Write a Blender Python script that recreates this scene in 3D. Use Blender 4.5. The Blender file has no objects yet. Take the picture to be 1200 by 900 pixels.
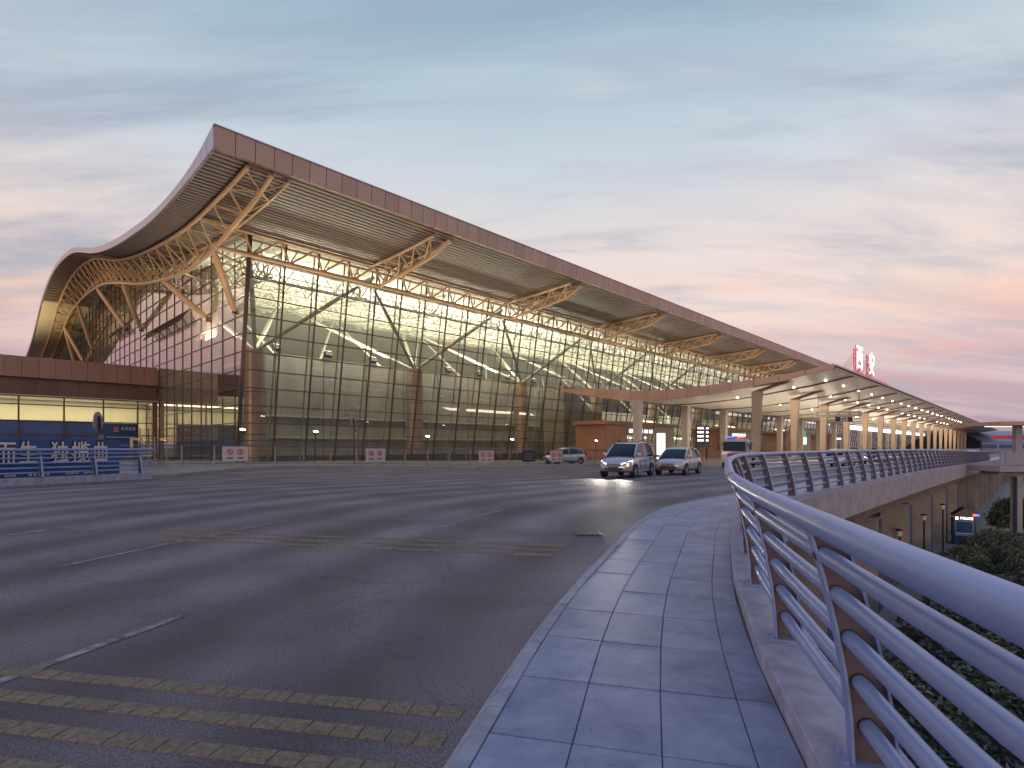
import bpy, bmesh, math, random
import numpy as np
from mathutils import Vector, Matrix

random.seed(7)
rng = np.random.default_rng(7)
R = math.radians
scene = bpy.context.scene
COL = scene.collection

# ------------------------------------------------------------------ camera
cam_d = bpy.data.cameras.new("camera")
cam_d.sensor_width = 36.0
cam_d.lens = 36.0 * 640 / 1200
cam_d.shift_y = 73 / 1200
cam_d.clip_start = 0.05
cam_d.clip_end = 6000
cam = bpy.data.objects.new("camera", cam_d)
cam.location = (0, 0, 1.5)
cam.rotation_euler = (R(90), 0, 0)
COL.objects.link(cam)
scene.camera = cam

# ------------------------------------------------------------------ render settings
scene.view_settings.view_transform = 'Standard'
scene.view_settings.look = 'None'
scene.view_settings.exposure = 0.06
scene.view_settings.gamma = 1.0
scene.render.engine = 'CYCLES'
cy = scene.cycles
cy.use_denoising = True
cy.max_bounces = 7
cy.diffuse_bounces = 3
cy.glossy_bounces = 3
cy.transmission_bounces = 4
cy.transparent_max_bounces = 40
cy.sample_clamp_indirect = 4.0
cy.caustics_reflective = False
cy.caustics_refractive = False


def lin(r, g, b):
    f = lambda c: (c / 255 / 12.92) if c / 255 <= .04045 else ((c / 255 + .055) / 1.055) ** 2.4
    return (f(r), f(g), f(b), 1)


# ------------------------------------------------------------------ world: dusk sky
SUN_EL, SUN_AZ = R(5), R(205)          # low sun, behind the camera to the left
world = bpy.data.worlds.new("World")
scene.world = world
world.use_nodes = True
nt = world.node_tree
nt.nodes.clear()
N = nt.nodes.new
L_ = nt.links.new


def wmath(op, a, b=None, c=None):
    n = N('ShaderNodeMath'); n.operation = op
    for i, v in enumerate((a, b, c)):
        if v is None: continue
        if isinstance(v, (int, float)): n.inputs[i].default_value = v
        else: L_(v, n.inputs[i])
    return n.outputs[0]


tc = N('ShaderNodeTexCoord')
sep = N('ShaderNodeSeparateXYZ'); L_(tc.outputs['Generated'], sep.inputs[0])
zc = wmath('MAXIMUM', sep.outputs[2], 0.0)
ramp = N('ShaderNodeValToRGB'); L_(zc, ramp.inputs[0])
stops = [(0.0, (138, 120, 154)), (0.035, (156, 130, 160)), (0.085, (182, 140, 160)), (0.145, (212, 160, 160)),
         (0.22, (236, 197, 178)), (0.32, (227, 209, 202)), (0.45, (196, 204, 212)), (0.60, (156, 183, 198)),
         (0.78, (112, 144, 196)), (1.0, (76, 108, 182))]
el = ramp.color_ramp.elements
while len(el) < len(stops): el.new(0.5)
for e, (p, c) in zip(el, stops):
    e.position = p; e.color = lin(*c)
# cloud sheet: project the view direction on a high plane
den = wmath('ADD', zc, 0.16)
px = wmath('DIVIDE', sep.outputs[0], den)
py = wmath('DIVIDE', sep.outputs[1], den)
comb = N('ShaderNodeCombineXYZ'); L_(px, comb.inputs[0]); L_(py, comb.inputs[1])


def cloud(scale, rot, stretch, detail, lo, hi, seed):
    mp = N('ShaderNodeMapping')
    mp.inputs['Rotation'].default_value = (0, 0, rot)
    mp.inputs['Scale'].default_value = (stretch[0], stretch[1], 1)
    mp.inputs['Location'].default_value = (seed, seed * .7, seed)
    L_(comb.outputs[0], mp.inputs[0])
    no = N('ShaderNodeTexNoise')
    no.inputs['Scale'].default_value = scale; no.inputs['Detail'].default_value = detail
    no.inputs['Roughness'].default_value = .60; no.inputs['Distortion'].default_value = .5
    L_(mp.outputs[0], no.inputs[0])
    mr = N('ShaderNodeMapRange'); mr.interpolation_type = 'SMOOTHSTEP'
    mr.inputs['From Min'].default_value = lo; mr.inputs['From Max'].default_value = hi
    L_(no.outputs[0], mr.inputs[0])
    return mr.outputs[0]


def wmix(fac, a, b, mode='MIX'):
    n = N('ShaderNodeMix'); n.data_type = 'RGBA'; n.blend_type = mode
    if isinstance(fac, (int, float)): n.inputs[0].default_value = fac
    else: L_(fac, n.inputs[0])
    for s, v in ((6, a), (7, b)):
        if isinstance(v, tuple): n.inputs[s].default_value = v
        else: L_(v, n.inputs[s])
    return n.outputs[2]


c1 = cloud(1.15, R(-14), (0.55, 1.9), 6, .45, .68, 3.1)
c2 = cloud(2.6, R(-22), (0.4, 1.8), 9, .46, .72, 8.3)
c3 = cloud(0.8, R(14), (0.6, 1.7), 4, .44, .66, 21.7)
colr = ramp.outputs[0]
colr = wmix(wmath('MULTIPLY', c3, .45), colr, lin(228, 216, 212))
colr = wmix(wmath('MULTIPLY', c1, .68), colr, lin(136, 152, 174))
colr = wmix(wmath('MULTIPLY', c2, .35), colr, lin(168, 166, 186))
low = N('ShaderNodeMapRange'); low.inputs['From Min'].default_value = 0.02; low.inputs['From Max'].default_value = .2
L_(zc, low.inputs[0])
c4 = cloud(2.6, R(0), (0.25, 1.0), 3, .45, .7, 41.0)
lowf = wmath('MULTIPLY', wmath('SUBTRACT', 1.0, low.outputs[0]), wmath('MULTIPLY', c4, .55))
colr = wmix(lowf, colr, lin(150, 132, 166))
sky = N('ShaderNodeTexSky'); sky.sky_type = 'NISHITA'; sky.sun_disc = False
sky.sun_elevation = SUN_EL; sky.sun_rotation = SUN_AZ
b1 = N('ShaderNodeBackground'); L_(colr, b1.inputs[0]); b1.inputs[1].default_value = 1.0
b2 = N('ShaderNodeBackground'); L_(sky.outputs[0], b2.inputs[0]); b2.inputs[1].default_value = 0.03
ad = N('ShaderNodeAddShader'); L_(b1.outputs[0], ad.inputs[0]); L_(b2.outputs[0], ad.inputs[1])
wo = N('ShaderNodeOutputWorld'); L_(ad.outputs[0], wo.inputs[0])

# ------------------------------------------------------------------ sun (almost set)
sd = bpy.data.lights.new("sun", 'SUN')
sd.energy = 0.5; sd.angle = R(12); sd.color = (1.0, .66, .48)
so = bpy.data.objects.new("sun", sd)
sdir = Vector((math.sin(SUN_AZ) * math.cos(SUN_EL), math.cos(SUN_AZ) * math.cos(SUN_EL), math.sin(SUN_EL)))
so.rotation_euler = (-sdir).to_track_quat('-Z', 'Y').to_euler()
so.location = (0, -20, 40)
COL.objects.link(so)


# ------------------------------------------------------------------ materials
def mat(name, c1, c2=None, scale=4.0, rough=.6, metal=0.0, bump=0.0, bscale=None, var=0.0, emit=None, estr=0.0,
        detail=5, lo=.35, hi=.65, coat=0.0, stretch=None, spec=.5):
    m = bpy.data.materials.new(name); m.use_nodes = True
    t = m.node_tree; b = t.nodes['Principled BSDF']
    b.inputs['Roughness'].default_value = rough; b.inputs['Metallic'].default_value = metal
    b.inputs['Specular IOR Level'].default_value = spec
    if coat:
        b.inputs['Coat Weight'].default_value = coat; b.inputs['Coat Roughness'].default_value = .08
    b.inputs['Base Color'].default_value = c1
    pos = t.nodes.new('ShaderNodeNewGeometry').outputs['Position']
    if stretch:
        mp = t.nodes.new('ShaderNodeMapping'); mp.inputs['Scale'].default_value = stretch
        mp.inputs['Rotation'].default_value = (0, 0, -R(46)); mp.vector_type = 'TEXTURE' if False else 'POINT'
        t.links.new(pos, mp.inputs[0]); pos = mp.outputs[0]
    out = None
    if c2 is not None:
        n = t.nodes.new('ShaderNodeTexNoise'); n.inputs['Scale'].default_value = scale
        n.inputs['Detail'].default_value = detail; n.inputs['Roughness'].default_value = .65
        t.links.new(pos, n.inputs[0])
        mr = t.nodes.new('ShaderNodeMapRange'); mr.inputs[1].default_value = lo; mr.inputs[2].default_value = hi
        t.links.new(n.outputs[0], mr.inputs[0])
        mx = t.nodes.new('ShaderNodeMix'); mx.data_type = 'RGBA'
        mx.inputs[6].default_value = c1; mx.inputs[7].default_value = c2
        t.links.new(mr.outputs[0], mx.inputs[0]); out = mx.outputs[2]
        rr = t.nodes.new('ShaderNodeMapRange')
        rr.inputs[3].default_value = max(.03, rough - .08); rr.inputs[4].default_value = min(1, rough + .1)
        t.links.new(n.outputs[0], rr.inputs[0]); t.links.new(rr.outputs[0], b.inputs['Roughness'])
    if var:
        oi = t.nodes.new('ShaderNodeObjectInfo')
        mr = t.nodes.new('ShaderNodeMapRange'); mr.inputs[3].default_value = 1 - var; mr.inputs[4].default_value = 1 + var
        t.links.new(oi.outputs['Random'], mr.inputs[0])
        mx = t.nodes.new('ShaderNodeMix'); mx.data_type = 'RGBA'; mx.blend_type = 'MULTIPLY'; mx.inputs[0].default_value = 1
        if out is None: mx.inputs[6].default_value = c1
        else: t.links.new(out, mx.inputs[6])
        t.links.new(mr.outputs[0], mx.inputs[7]); out = mx.outputs[2]
    if out is not None: t.links.new(out, b.inputs['Base Color'])
    if bump:
        n = t.nodes.new('ShaderNodeTexNoise'); n.inputs['Scale'].default_value = bscale or scale * 6
        n.inputs['Detail'].default_value = 4; t.links.new(pos, n.inputs[0])
        bp = t.nodes.new('ShaderNodeBump'); bp.inputs['Strength'].default_value = bump; bp.inputs['Distance'].default_value = .02
        t.links.new(n.outputs[0], bp.inputs['Height']); t.links.new(bp.outputs[0], b.inputs['Normal'])
    if emit is not None:
        b.inputs['Emission Color'].default_value = emit; b.inputs['Emission Strength'].default_value = estr
    return m


def glass_mat(name, tint, refl=(1, 1, 1, 1), rough=.02, base=.06, gain=1.0):
    m = bpy.data.materials.new(name); m.use_nodes = True
    t = m.node_tree; t.nodes.clear()
    tr = t.nodes.new('ShaderNodeBsdfTransparent'); tr.inputs[0].default_value = tint
    gl = t.nodes.new('ShaderNodeBsdfGlossy'); gl.inputs['Roughness'].default_value = rough; gl.inputs[0].default_value = refl
    fr = t.nodes.new('ShaderNodeFresnel')
    geo = t.nodes.new('ShaderNodeNewGeometry'); io = t.nodes.new('ShaderNodeMapRange')   # same reflectance from both sides of a pane
    io.inputs[3].default_value = 1.5; io.inputs[4].default_value = 1 / 1.5
    t.links.new(geo.outputs['Backfacing'], io.inputs[0]); t.links.new(io.outputs[0], fr.inputs[0])
    ma = t.nodes.new('ShaderNodeMath'); ma.operation = 'MULTIPLY_ADD'; ma.use_clamp = True
    ma.inputs[1].default_value = gain; ma.inputs[2].default_value = base
    t.links.new(fr.outputs[0], ma.inputs[0])
    mx = t.nodes.new('ShaderNodeMixShader'); t.links.new(ma.outputs[0], mx.inputs[0])
    t.links.new(tr.outputs[0], mx.inputs[1]); t.links.new(gl.outputs[0], mx.inputs[2])
    o = t.nodes.new('ShaderNodeOutputMaterial'); t.links.new(mx.outputs[0], o.inputs[0])
    return m


M = {}
def asphalt_mat():
    m = mat('asphalt', (.072, .057, .084, 1), (.31, .255, .29, 1), scale=80, rough=.58, bump=.9, bscale=140, lo=.40, hi=.72, detail=6)
    t = m.node_tree; b = t.nodes['Principled BSDF']
    src = b.inputs['Base Color'].links[0].from_socket
    pos = t.nodes.new('ShaderNodeNewGeometry').outputs['Position']
    n = t.nodes.new('ShaderNodeTexNoise'); n.inputs['Scale'].default_value = .42; n.inputs['Detail'].default_value = 7; n.inputs['Distortion'].default_value = .6
    t.links.new(pos, n.inputs[0])
    mr = t.nodes.new('ShaderNodeMapRange'); mr.inputs[1].default_value = .3; mr.inputs[2].default_value = .7; mr.inputs[3].default_value = .62; mr.inputs[4].default_value = 1.5
    t.links.new(n.outputs[0], mr.inputs[0])
    mx = t.nodes.new('ShaderNodeMix'); mx.data_type = 'RGBA'; mx.blend_type = 'MULTIPLY'; mx.inputs[0].default_value = 1
    t.links.new(src, mx.inputs[6]); t.links.new(mr.outputs[0], mx.inputs[7])
    at = t.nodes.new('ShaderNodeAttribute'); at.attribute_name = 'lateral'           # metres from the kerb: polished wheel tracks, oily lane centres
    w = t.nodes.new('ShaderNodeMath'); w.operation = 'MULTIPLY_ADD'; w.inputs[1].default_value = 2 * math.pi / 1.675; w.inputs[2].default_value = 1.6
    t.links.new(at.outputs['Fac'], w.inputs[0])
    sn = t.nodes.new('ShaderNodeMath'); sn.operation = 'SINE'; t.links.new(w.outputs[0], sn.inputs[0])
    n3 = t.nodes.new('ShaderNodeTexNoise'); n3.inputs['Scale'].default_value = .9; n3.inputs['Detail'].default_value = 6; t.links.new(pos, n3.inputs[0])
    k = t.nodes.new('ShaderNodeMath'); k.operation = 'MULTIPLY'; t.links.new(sn.outputs[0], k.inputs[0]); t.links.new(n3.outputs[0], k.inputs[1])
    m3 = t.nodes.new('ShaderNodeMapRange'); m3.inputs[1].default_value = -.6; m3.inputs[2].default_value = .6; m3.inputs[3].default_value = .64; m3.inputs[4].default_value = 1.38
    t.links.new(k.outputs[0], m3.inputs[0])
    x3 = t.nodes.new('ShaderNodeMix'); x3.data_type = 'RGBA'; x3.blend_type = 'MULTIPLY'; x3.inputs[0].default_value = 1
    t.links.new(mx.outputs[2], x3.inputs[6]); t.links.new(m3.outputs[0], x3.inputs[7])
    # tar-sealed cracks
    nd = t.nodes.new('ShaderNodeTexNoise'); nd.inputs['Scale'].default_value = 1.6; nd.inputs['Detail'].default_value = 6; t.links.new(pos, nd.inputs[0])
    vm = t.nodes.new('ShaderNodeVectorMath'); vm.operation = 'MULTIPLY_ADD'; vm.inputs[1].default_value = (.9, .9, 0)
    t.links.new(nd.outputs['Color'], vm.inputs[0]); t.links.new(pos, vm.inputs[2])
    vo = t.nodes.new('ShaderNodeTexVoronoi'); vo.feature = 'DISTANCE_TO_EDGE'; vo.inputs['Scale'].default_value = .24; t.links.new(vm.outputs[0], vo.inputs[0])
    m4 = t.nodes.new('ShaderNodeMapRange'); m4.inputs[1].default_value = .0015; m4.inputs[2].default_value = .004; m4.inputs[3].default_value = .78; m4.inputs[4].default_value = 1
    t.links.new(vo.outputs[0], m4.inputs[0])
    x4 = t.nodes.new('ShaderNodeMix'); x4.data_type = 'RGBA'; x4.blend_type = 'MULTIPLY'; x4.inputs[0].default_value = 1
    t.links.new(x3.outputs[2], x4.inputs[6]); t.links.new(m4.outputs[0], x4.inputs[7]); t.links.new(x4.outputs[2], b.inputs['Base Color'])
    return m


M['asphalt'] = asphalt_mat()
def slab_mat():
    m = mat('granite_slab', (.15, .175, .31, 1), (.29, .315, .46, 1), scale=2.6, rough=.40, bump=.2, bscale=70, var=.11, detail=10)
    t = m.node_tree; b = t.nodes['Principled BSDF']; src = b.inputs['Base Color'].links[0].from_socket
    pos = t.nodes.new('ShaderNodeNewGeometry').outputs['Position']
    v = t.nodes.new('ShaderNodeTexVoronoi'); v.inputs['Scale'].default_value = 3.2; t.links.new(pos, v.inputs[0])      # gum spots
    n = t.nodes.new('ShaderNodeTexNoise'); n.inputs['Scale'].default_value = 38; t.links.new(pos, n.inputs[0])
    ad_ = t.nodes.new('ShaderNodeMath'); ad_.operation = 'MULTIPLY_ADD'; ad_.inputs[1].default_value = .06
    t.links.new(n.outputs[0], ad_.inputs[0]); t.links.new(v.outputs[0], ad_.inputs[2])
    mr = t.nodes.new('ShaderNodeMapRange'); mr.inputs[1].default_value = .055; mr.inputs[2].default_value = .085; mr.inputs[3].default_value = .75; mr.inputs[4].default_value = 0
    t.links.new(ad_.outputs[0], mr.inputs[0])
    mx = t.nodes.new('ShaderNodeMix'); mx.data_type = 'RGBA'; mx.inputs[7].default_value = (.05, .05, .06, 1)
    t.links.new(mr.outputs[0], mx.inputs[0]); t.links.new(src, mx.inputs[6])
    n2 = t.nodes.new('ShaderNodeTexNoise'); n2.inputs['Scale'].default_value = .9; n2.inputs['Detail'].default_value = 9; n2.inputs['Roughness'].default_value = .75
    n2.inputs['Distortion'].default_value = 1.2; t.links.new(pos, n2.inputs[0])
    m2 = t.nodes.new('ShaderNodeMapRange'); m2.inputs[1].default_value = .52; m2.inputs[2].default_value = .72; m2.inputs[3].default_value = 1; m2.inputs[4].default_value = .55
    t.links.new(n2.outputs[0], m2.inputs[0])
    x2 = t.nodes.new('ShaderNodeMix'); x2.data_type = 'RGBA'; x2.blend_type = 'MULTIPLY'; x2.inputs[0].default_value = 1
    t.links.new(mx.outputs[2], x2.inputs[6]); t.links.new(m2.outputs[0], x2.inputs[7]); t.links.new(x2.outputs[2], b.inputs['Base Color'])
    return m


M['slab'] = slab_mat()
M['kerb'] = mat('granite_kerb', (.22, .225, .30, 1), (.36, .36, .44, 1), scale=5, rough=.6, bump=.2, bscale=50, var=.1, detail=8)
M['grout'] = mat('joint_mortar', (.13, .125, .14, 1), rough=.9)
M['ledge'] = mat('ledge_stone', (.28, .27, .37, 1), (.46, .43, .54, 1), scale=6, rough=.55, bump=.2, bscale=40, var=.07, detail=8)
M['concrete'] = mat('concrete', (.33, .275, .31, 1), (.47, .40, .43, 1), scale=1.6, rough=.8, bump=.2, bscale=24, detail=8)
M['girder'] = mat('girder_concrete', (.23, .175, .165, 1), (.33, .255, .24, 1), scale=1.2, rough=.85, bump=.2, bscale=20)
M['pier'] = mat('pier_concrete', (.25, .235, .225, 1), (.34, .315, .295, 1), scale=.9, rough=.85, bump=.2, bscale=16)
M['blue_edge'] = mat('pier_edge_paint', (.055, .075, .15, 1), rough=.6)
def rail_mat():
    m = mat('rail_paint', (.22, .28, .52, 1), (.29, .345, .57, 1), scale=2.2, rough=.36, metal=.12, detail=6, lo=.25, hi=.8)
    t = m.node_tree; b = t.nodes['Principled BSDF']; src = b.inputs['Base Color'].links[0].from_socket
    pos = t.nodes.new('ShaderNodeNewGeometry').outputs['Position']
    n = t.nodes.new('ShaderNodeTexNoise'); n.inputs['Scale'].default_value = 17; n.inputs['Detail'].default_value = 8; n.inputs['Roughness'].default_value = .7
    t.links.new(pos, n.inputs[0])                       # chipped paint and grime
    mr = t.nodes.new('ShaderNodeMapRange'); mr.inputs[1].default_value = .665; mr.inputs[2].default_value = .70; mr.inputs[4].default_value = .85
    t.links.new(n.outputs[0], mr.inputs[0])
    mx = t.nodes.new('ShaderNodeMix'); mx.data_type = 'RGBA'; mx.inputs[7].default_value = (.10, .085, .085, 1)
    t.links.new(mr.outputs[0], mx.inputs[0]); t.links.new(src, mx.inputs[6]); t.links.new(mx.outputs[2], b.inputs['Base Color'])
    return m


M['rail'] = rail_mat()
M['rust'] = mat('post_web_paint', (.105, .085, .10, 1), (.085, .04, .025, 1), scale=14, rough=.6, metal=.1, lo=.45, hi=.8, detail=8)
M['ground'] = mat('lower_ground', (.16, .14, .13, 1), (.24, .20, .18, 1), scale=.35, rough=.85, bump=.2, bscale=10, detail=9)
M['forecourt'] = mat('forecourt_paving', (.20, .19, .19, 1), (.28, .26, .26, 1), scale=1.2, rough=.6, bump=.1, bscale=30, detail=8)
M['paint'] = mat('road_paint', (.33, .32, .34, 1), (.09, .08, .09, 1), scale=11, rough=.6, lo=.36, hi=.60, detail=12)
M['strip'] = mat('rumble_paint', (.27, .205, .145, 1), (.12, .095, .08, 1), scale=26, rough=.7, bump=.8, bscale=110, var=.08, detail=8, lo=.4, hi=.68)
M['truss'] = mat('truss_paint', (.70, .47, .26, 1), (.78, .53, .30, 1), scale=1, rough=.42, var=.05)
M['fascia'] = mat('fascia_panel', (.50, .325, .255, 1), (.56, .37, .29, 1), scale=.5, rough=.42, metal=.08, var=.09)
M['fascia_cap'] = mat('fascia_cap', (.44, .36, .44, 1), rough=.3, metal=.6)
M['soffit'] = mat('soffit_slats', (.215, .165, .145, 1), (.26, .20, .175, 1), scale=.5, rough=.5, metal=.2, detail=3)
M['cream'] = mat('cream_panel', (.66, .60, .42, 1), (.72, .66, .48, 1), scale=.6, rough=.55)
M['ceiling'] = mat('ceiling_white', (.74, .72, .62, 1), (.80, .78, .68, 1), scale=.4, rough=.8)
M['steel_white'] = mat('steel_white', (.66, .64, .55, 1), rough=.5)
M['steel_in'] = mat('steel_interior', (.40, .39, .33, 1), rough=.5)
M['mullion'] = mat('mullion_bronze', (.105, .068, .055, 1), (.14, .09, .07, 1), scale=1, rough=.4, metal=.4, var=.1)
M['mullion_in'] = mat('mullion_inner', (.30, .26, .20, 1), rough=.5, metal=.2)
M['glass'] = glass_mat('facade_glass', (.95, .96, .92, 1), (.95, .93, .95, 1), base=.03)
M['glass_side'] = glass_mat('side_glass', (.90, .90, .86, 1), (.96, .92, .95, 1), base=.09, gain=1.05)
M['glass_blue'] = mat('blue_film_glass', (.035, .085, .22, 1), (.05, .12, .30, 1), scale=.6, rough=.12, coat=.3)
M['glass_clear'] = glass_mat('clear_glass', (.93, .96, .95, 1), base=.03)
M['screen_wall'] = mat('hall_partition', (.20, .19, .165, 1), (.27, .255, .22, 1), scale=.8, rough=.32, detail=3, stretch=(1, 1, .2))
M['dark_hall'] = mat('dark_hall', (.06, .055, .05, 1), (.09, .08, .07, 1), scale=.7, rough=.4)
M['col_brown'] = mat('column_bronze', (.33, .225, .17, 1), (.38, .26, .2, 1), scale=.8, rough=.35, metal=.3)
M['brown_wall'] = mat('brown_cladding', (.33, .18, .125, 1), (.39, .22, .16, 1), scale=.7, rough=.45, var=.06)
M['brown_dark'] = mat('brown_louvre', (.15, .082, .062, 1), (.19, .105, .08, 1), scale=.7, rough=.5, var=.08)
M['canopy_soffit'] = mat('canopy_soffit', (.66, .62, .56, 1), (.74, .70, .63, 1), scale=.5, rough=.3, metal=.1)
M['canopy_rib'] = mat('canopy_rib', (.22, .13, .10, 1), rough=.5)
M['col_canopy'] = mat('canopy_column', (.36, .27, .21, 1), (.42, .32, .25, 1), scale=.8, rough=.45)
M['col_inner'] = mat('inner_column', (.46, .41, .36, 1), (.52, .47, .41, 1), scale=.8, rough=.5)
M['white_emit'] = mat('lightbox_white', (.9, .9, .9, 1), emit=(1, .99, .97, 1), estr=1.6)
M['warm_emit'] = mat('window_glow', (.7, .62, .42, 1), rough=.5)
M['lamp_emit'] = mat('lamp_glow', (1, .9, .7, 1), emit=(1, .88, .62, 1), estr=26)
M['down_emit'] = mat('downlight_glow', (1, .9, .7, 1), emit=(1, .86, .6, 1), estr=22)
M['cream_light'] = mat('strip_light', (1, .9, .7, 1), emit=(1, .85, .6, 1), estr=1.5)
M['head_emit'] = mat('headlight_glow', (1, 1, 1, 1), emit=(1, .97, .9, 1), estr=5)
M['letter_emit'] = mat('neon_white', (1, 1, 1, 1), emit=(1, .97, .97, 1), estr=1.7)
M['red_awning'] = mat('red_awning', (.42, .03, .05, 1), emit=(1, .06, .09, 1), estr=.16)
M['red_emit'] = mat('neon_red', (.8, .02, .08, 1), emit=(1, .05, .14, 1), estr=.55)
M['red_lamp'] = mat('beacon_red', (.8, .05, .03, 1), emit=(1, .10, .04, 1), estr=3)
M['blue_lamp'] = mat('beacon_blue', (.03, .05, .8, 1), emit=(.05, .12, 1, 1), estr=3)
M['green_sign'] = mat('green_sign', (.02, .2, .11, 1), emit=(.03, .45, .25, 1), estr=.5)
M['board_blue'] = mat('hoarding_blue', (.014, .062, .175, 1), (.02, .085, .22, 1), scale=.8, rough=.35)
M['letter_cream'] = mat('hoarding_letter', (.66, .56, .52, 1), rough=.5)
M['letter_edge'] = mat('hoarding_letter_edge', (.012, .012, .02, 1), rough=.5)
M['white'] = mat('white_paint', (.72, .72, .72, 1), rough=.45)
M['sign_white'] = mat('sign_white', (.40, .375, .39, 1), rough=.5)
M['red'] = mat('red_paint', (.50, .03, .06, 1), rough=.45)
M['black'] = mat('black_plastic', (.012, .012, .014, 1), rough=.45)
M['dark_metal'] = mat('dark_metal', (.05, .048, .055, 1), rough=.4, metal=.5)
M['grey_metal'] = mat('grey_metal', (.30, .27, .30, 1), (.36, .33, .35, 1), scale=6, rough=.4, metal=.4)
M['orange'] = mat('orange_mark', (.62, .10, .02, 1), rough=.5)
M['silver_car'] = mat('silver_paint', (.40, .41, .50, 1), rough=.26, metal=.35, coat=.8)
M['silver_car2'] = mat('pale_silver_paint', (.44, .44, .50, 1), rough=.28, metal=.35, coat=.8)
M['white_car'] = mat('white_paint_car', (.62, .62, .64, 1), rough=.28, coat=.7)
M['dark_car'] = mat('dark_paint_car', (.03, .03, .04, 1), rough=.25, coat=.8)
M['truck_paint'] = mat('truck_paint', (.36, .32, .42, 1), rough=.35, coat=.5)
M['car_glass'] = mat('car_glass', (.012, .016, .024, 1), rough=.06, spec=.35)
M['tyre'] = mat('tyre_rubber', (.012, .012, .013, 1), rough=.8)
M['rim'] = mat('alloy', (.42, .42, .44, 1), rough=.3, metal=.8)
M['lens'] = mat('lamp_lens', (.55, .56, .58, 1), rough=.1, coat=1)
M['tail'] = mat('tail_lens', (.35, .015, .015, 1), rough=.2, coat=.6)
M['indicator'] = mat('indicator_glow', (1, .35, .05, 1), emit=(1, .4, .12, 1), estr=3)
M['kiosk_blue'] = mat('kiosk_blue', (.012, .035, .17, 1), rough=.4)
M['kiosk_grey'] = mat('kiosk_grey', (.30, .31, .35, 1), rough=.5)
M['purple_concrete'] = mat('bridge_concrete', (.27, .24, .30, 1), (.35, .31, .37, 1), scale=1, rough=.7)
M['far_blue'] = mat('far_roof', (.16, .20, .33, 1), rough=.4)
M['far_wall'] = mat('far_wall', (.27, .25, .29, 1), rough=.7)
def blind_mat():
    m = bpy.data.materials.new('roller_blind'); m.use_nodes = True; t = m.node_tree; t.nodes.clear()
    d = t.nodes.new('ShaderNodeBsdfDiffuse'); d.inputs[0].default_value = (.66, .60, .54, 1)
    r = t.nodes.new('ShaderNodeBsdfTranslucent'); r.inputs[0].default_value = (.66, .60, .50, 1)
    x = t.nodes.new('ShaderNodeMixShader'); x.inputs[0].default_value = .45
    t.links.new(d.outputs[0], x.inputs[1]); t.links.new(r.outputs[0], x.inputs[2])
    o = t.nodes.new('ShaderNodeOutputMaterial'); t.links.new(x.outputs[0], o.inputs[0]); return m


M['blind'] = blind_mat()
M['fence_rail'] = mat('fence_rail', (.10, .105, .16, 1), rough=.4, metal=.3)
M['fence_post'] = mat('fence_post', (.20, .155, .155, 1), rough=.5, metal=.2)
M['bark'] = mat('bark', (.07, .05, .04, 1), rough=.9)


def leaf_mat(name, a, b):
    m = mat(name, a, b, scale=1.7, rough=.5, detail=3)
    return m


M['leaf'] = leaf_mat('leaf_dark', (.05, .072, .052, 1), (.12, .145, .10, 1))
M['leaf2'] = leaf_mat('leaf_purple', (.055, .035, .048, 1), (.085, .07, .07, 1))

# ------------------------------------------------------------------ object helpers
MW = {}


def new(name, mesh, parent=None, Mx=None):
    o = bpy.data.objects.new(name, mesh)
    Mx = Mx if Mx is not None else Matrix.Identity(4)
    if parent is not None:
        o.parent = parent
        o.matrix_parent_inverse = MW[parent.name].inverted()
    o.matrix_basis = Mx
    COL.objects.link(o)
    MW[o.name] = Mx.copy()
    return o


def tag(o, label=None, cat=None, group=None, kind=None):
    if label: o['label'] = label
    if cat: o['category'] = cat
    if group: o['group'] = group
    if kind: o['kind'] = kind
    return o


def thing(name, label, cat, loc=(0, 0, 0), rz=0.0, group=None, Mx=None):
    Mx = Mx if Mx is not None else Matrix.Translation(loc) @ Matrix.Rotation(rz, 4, 'Z')
    return tag(new(name, None, None, Mx), label, cat, group)


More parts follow.
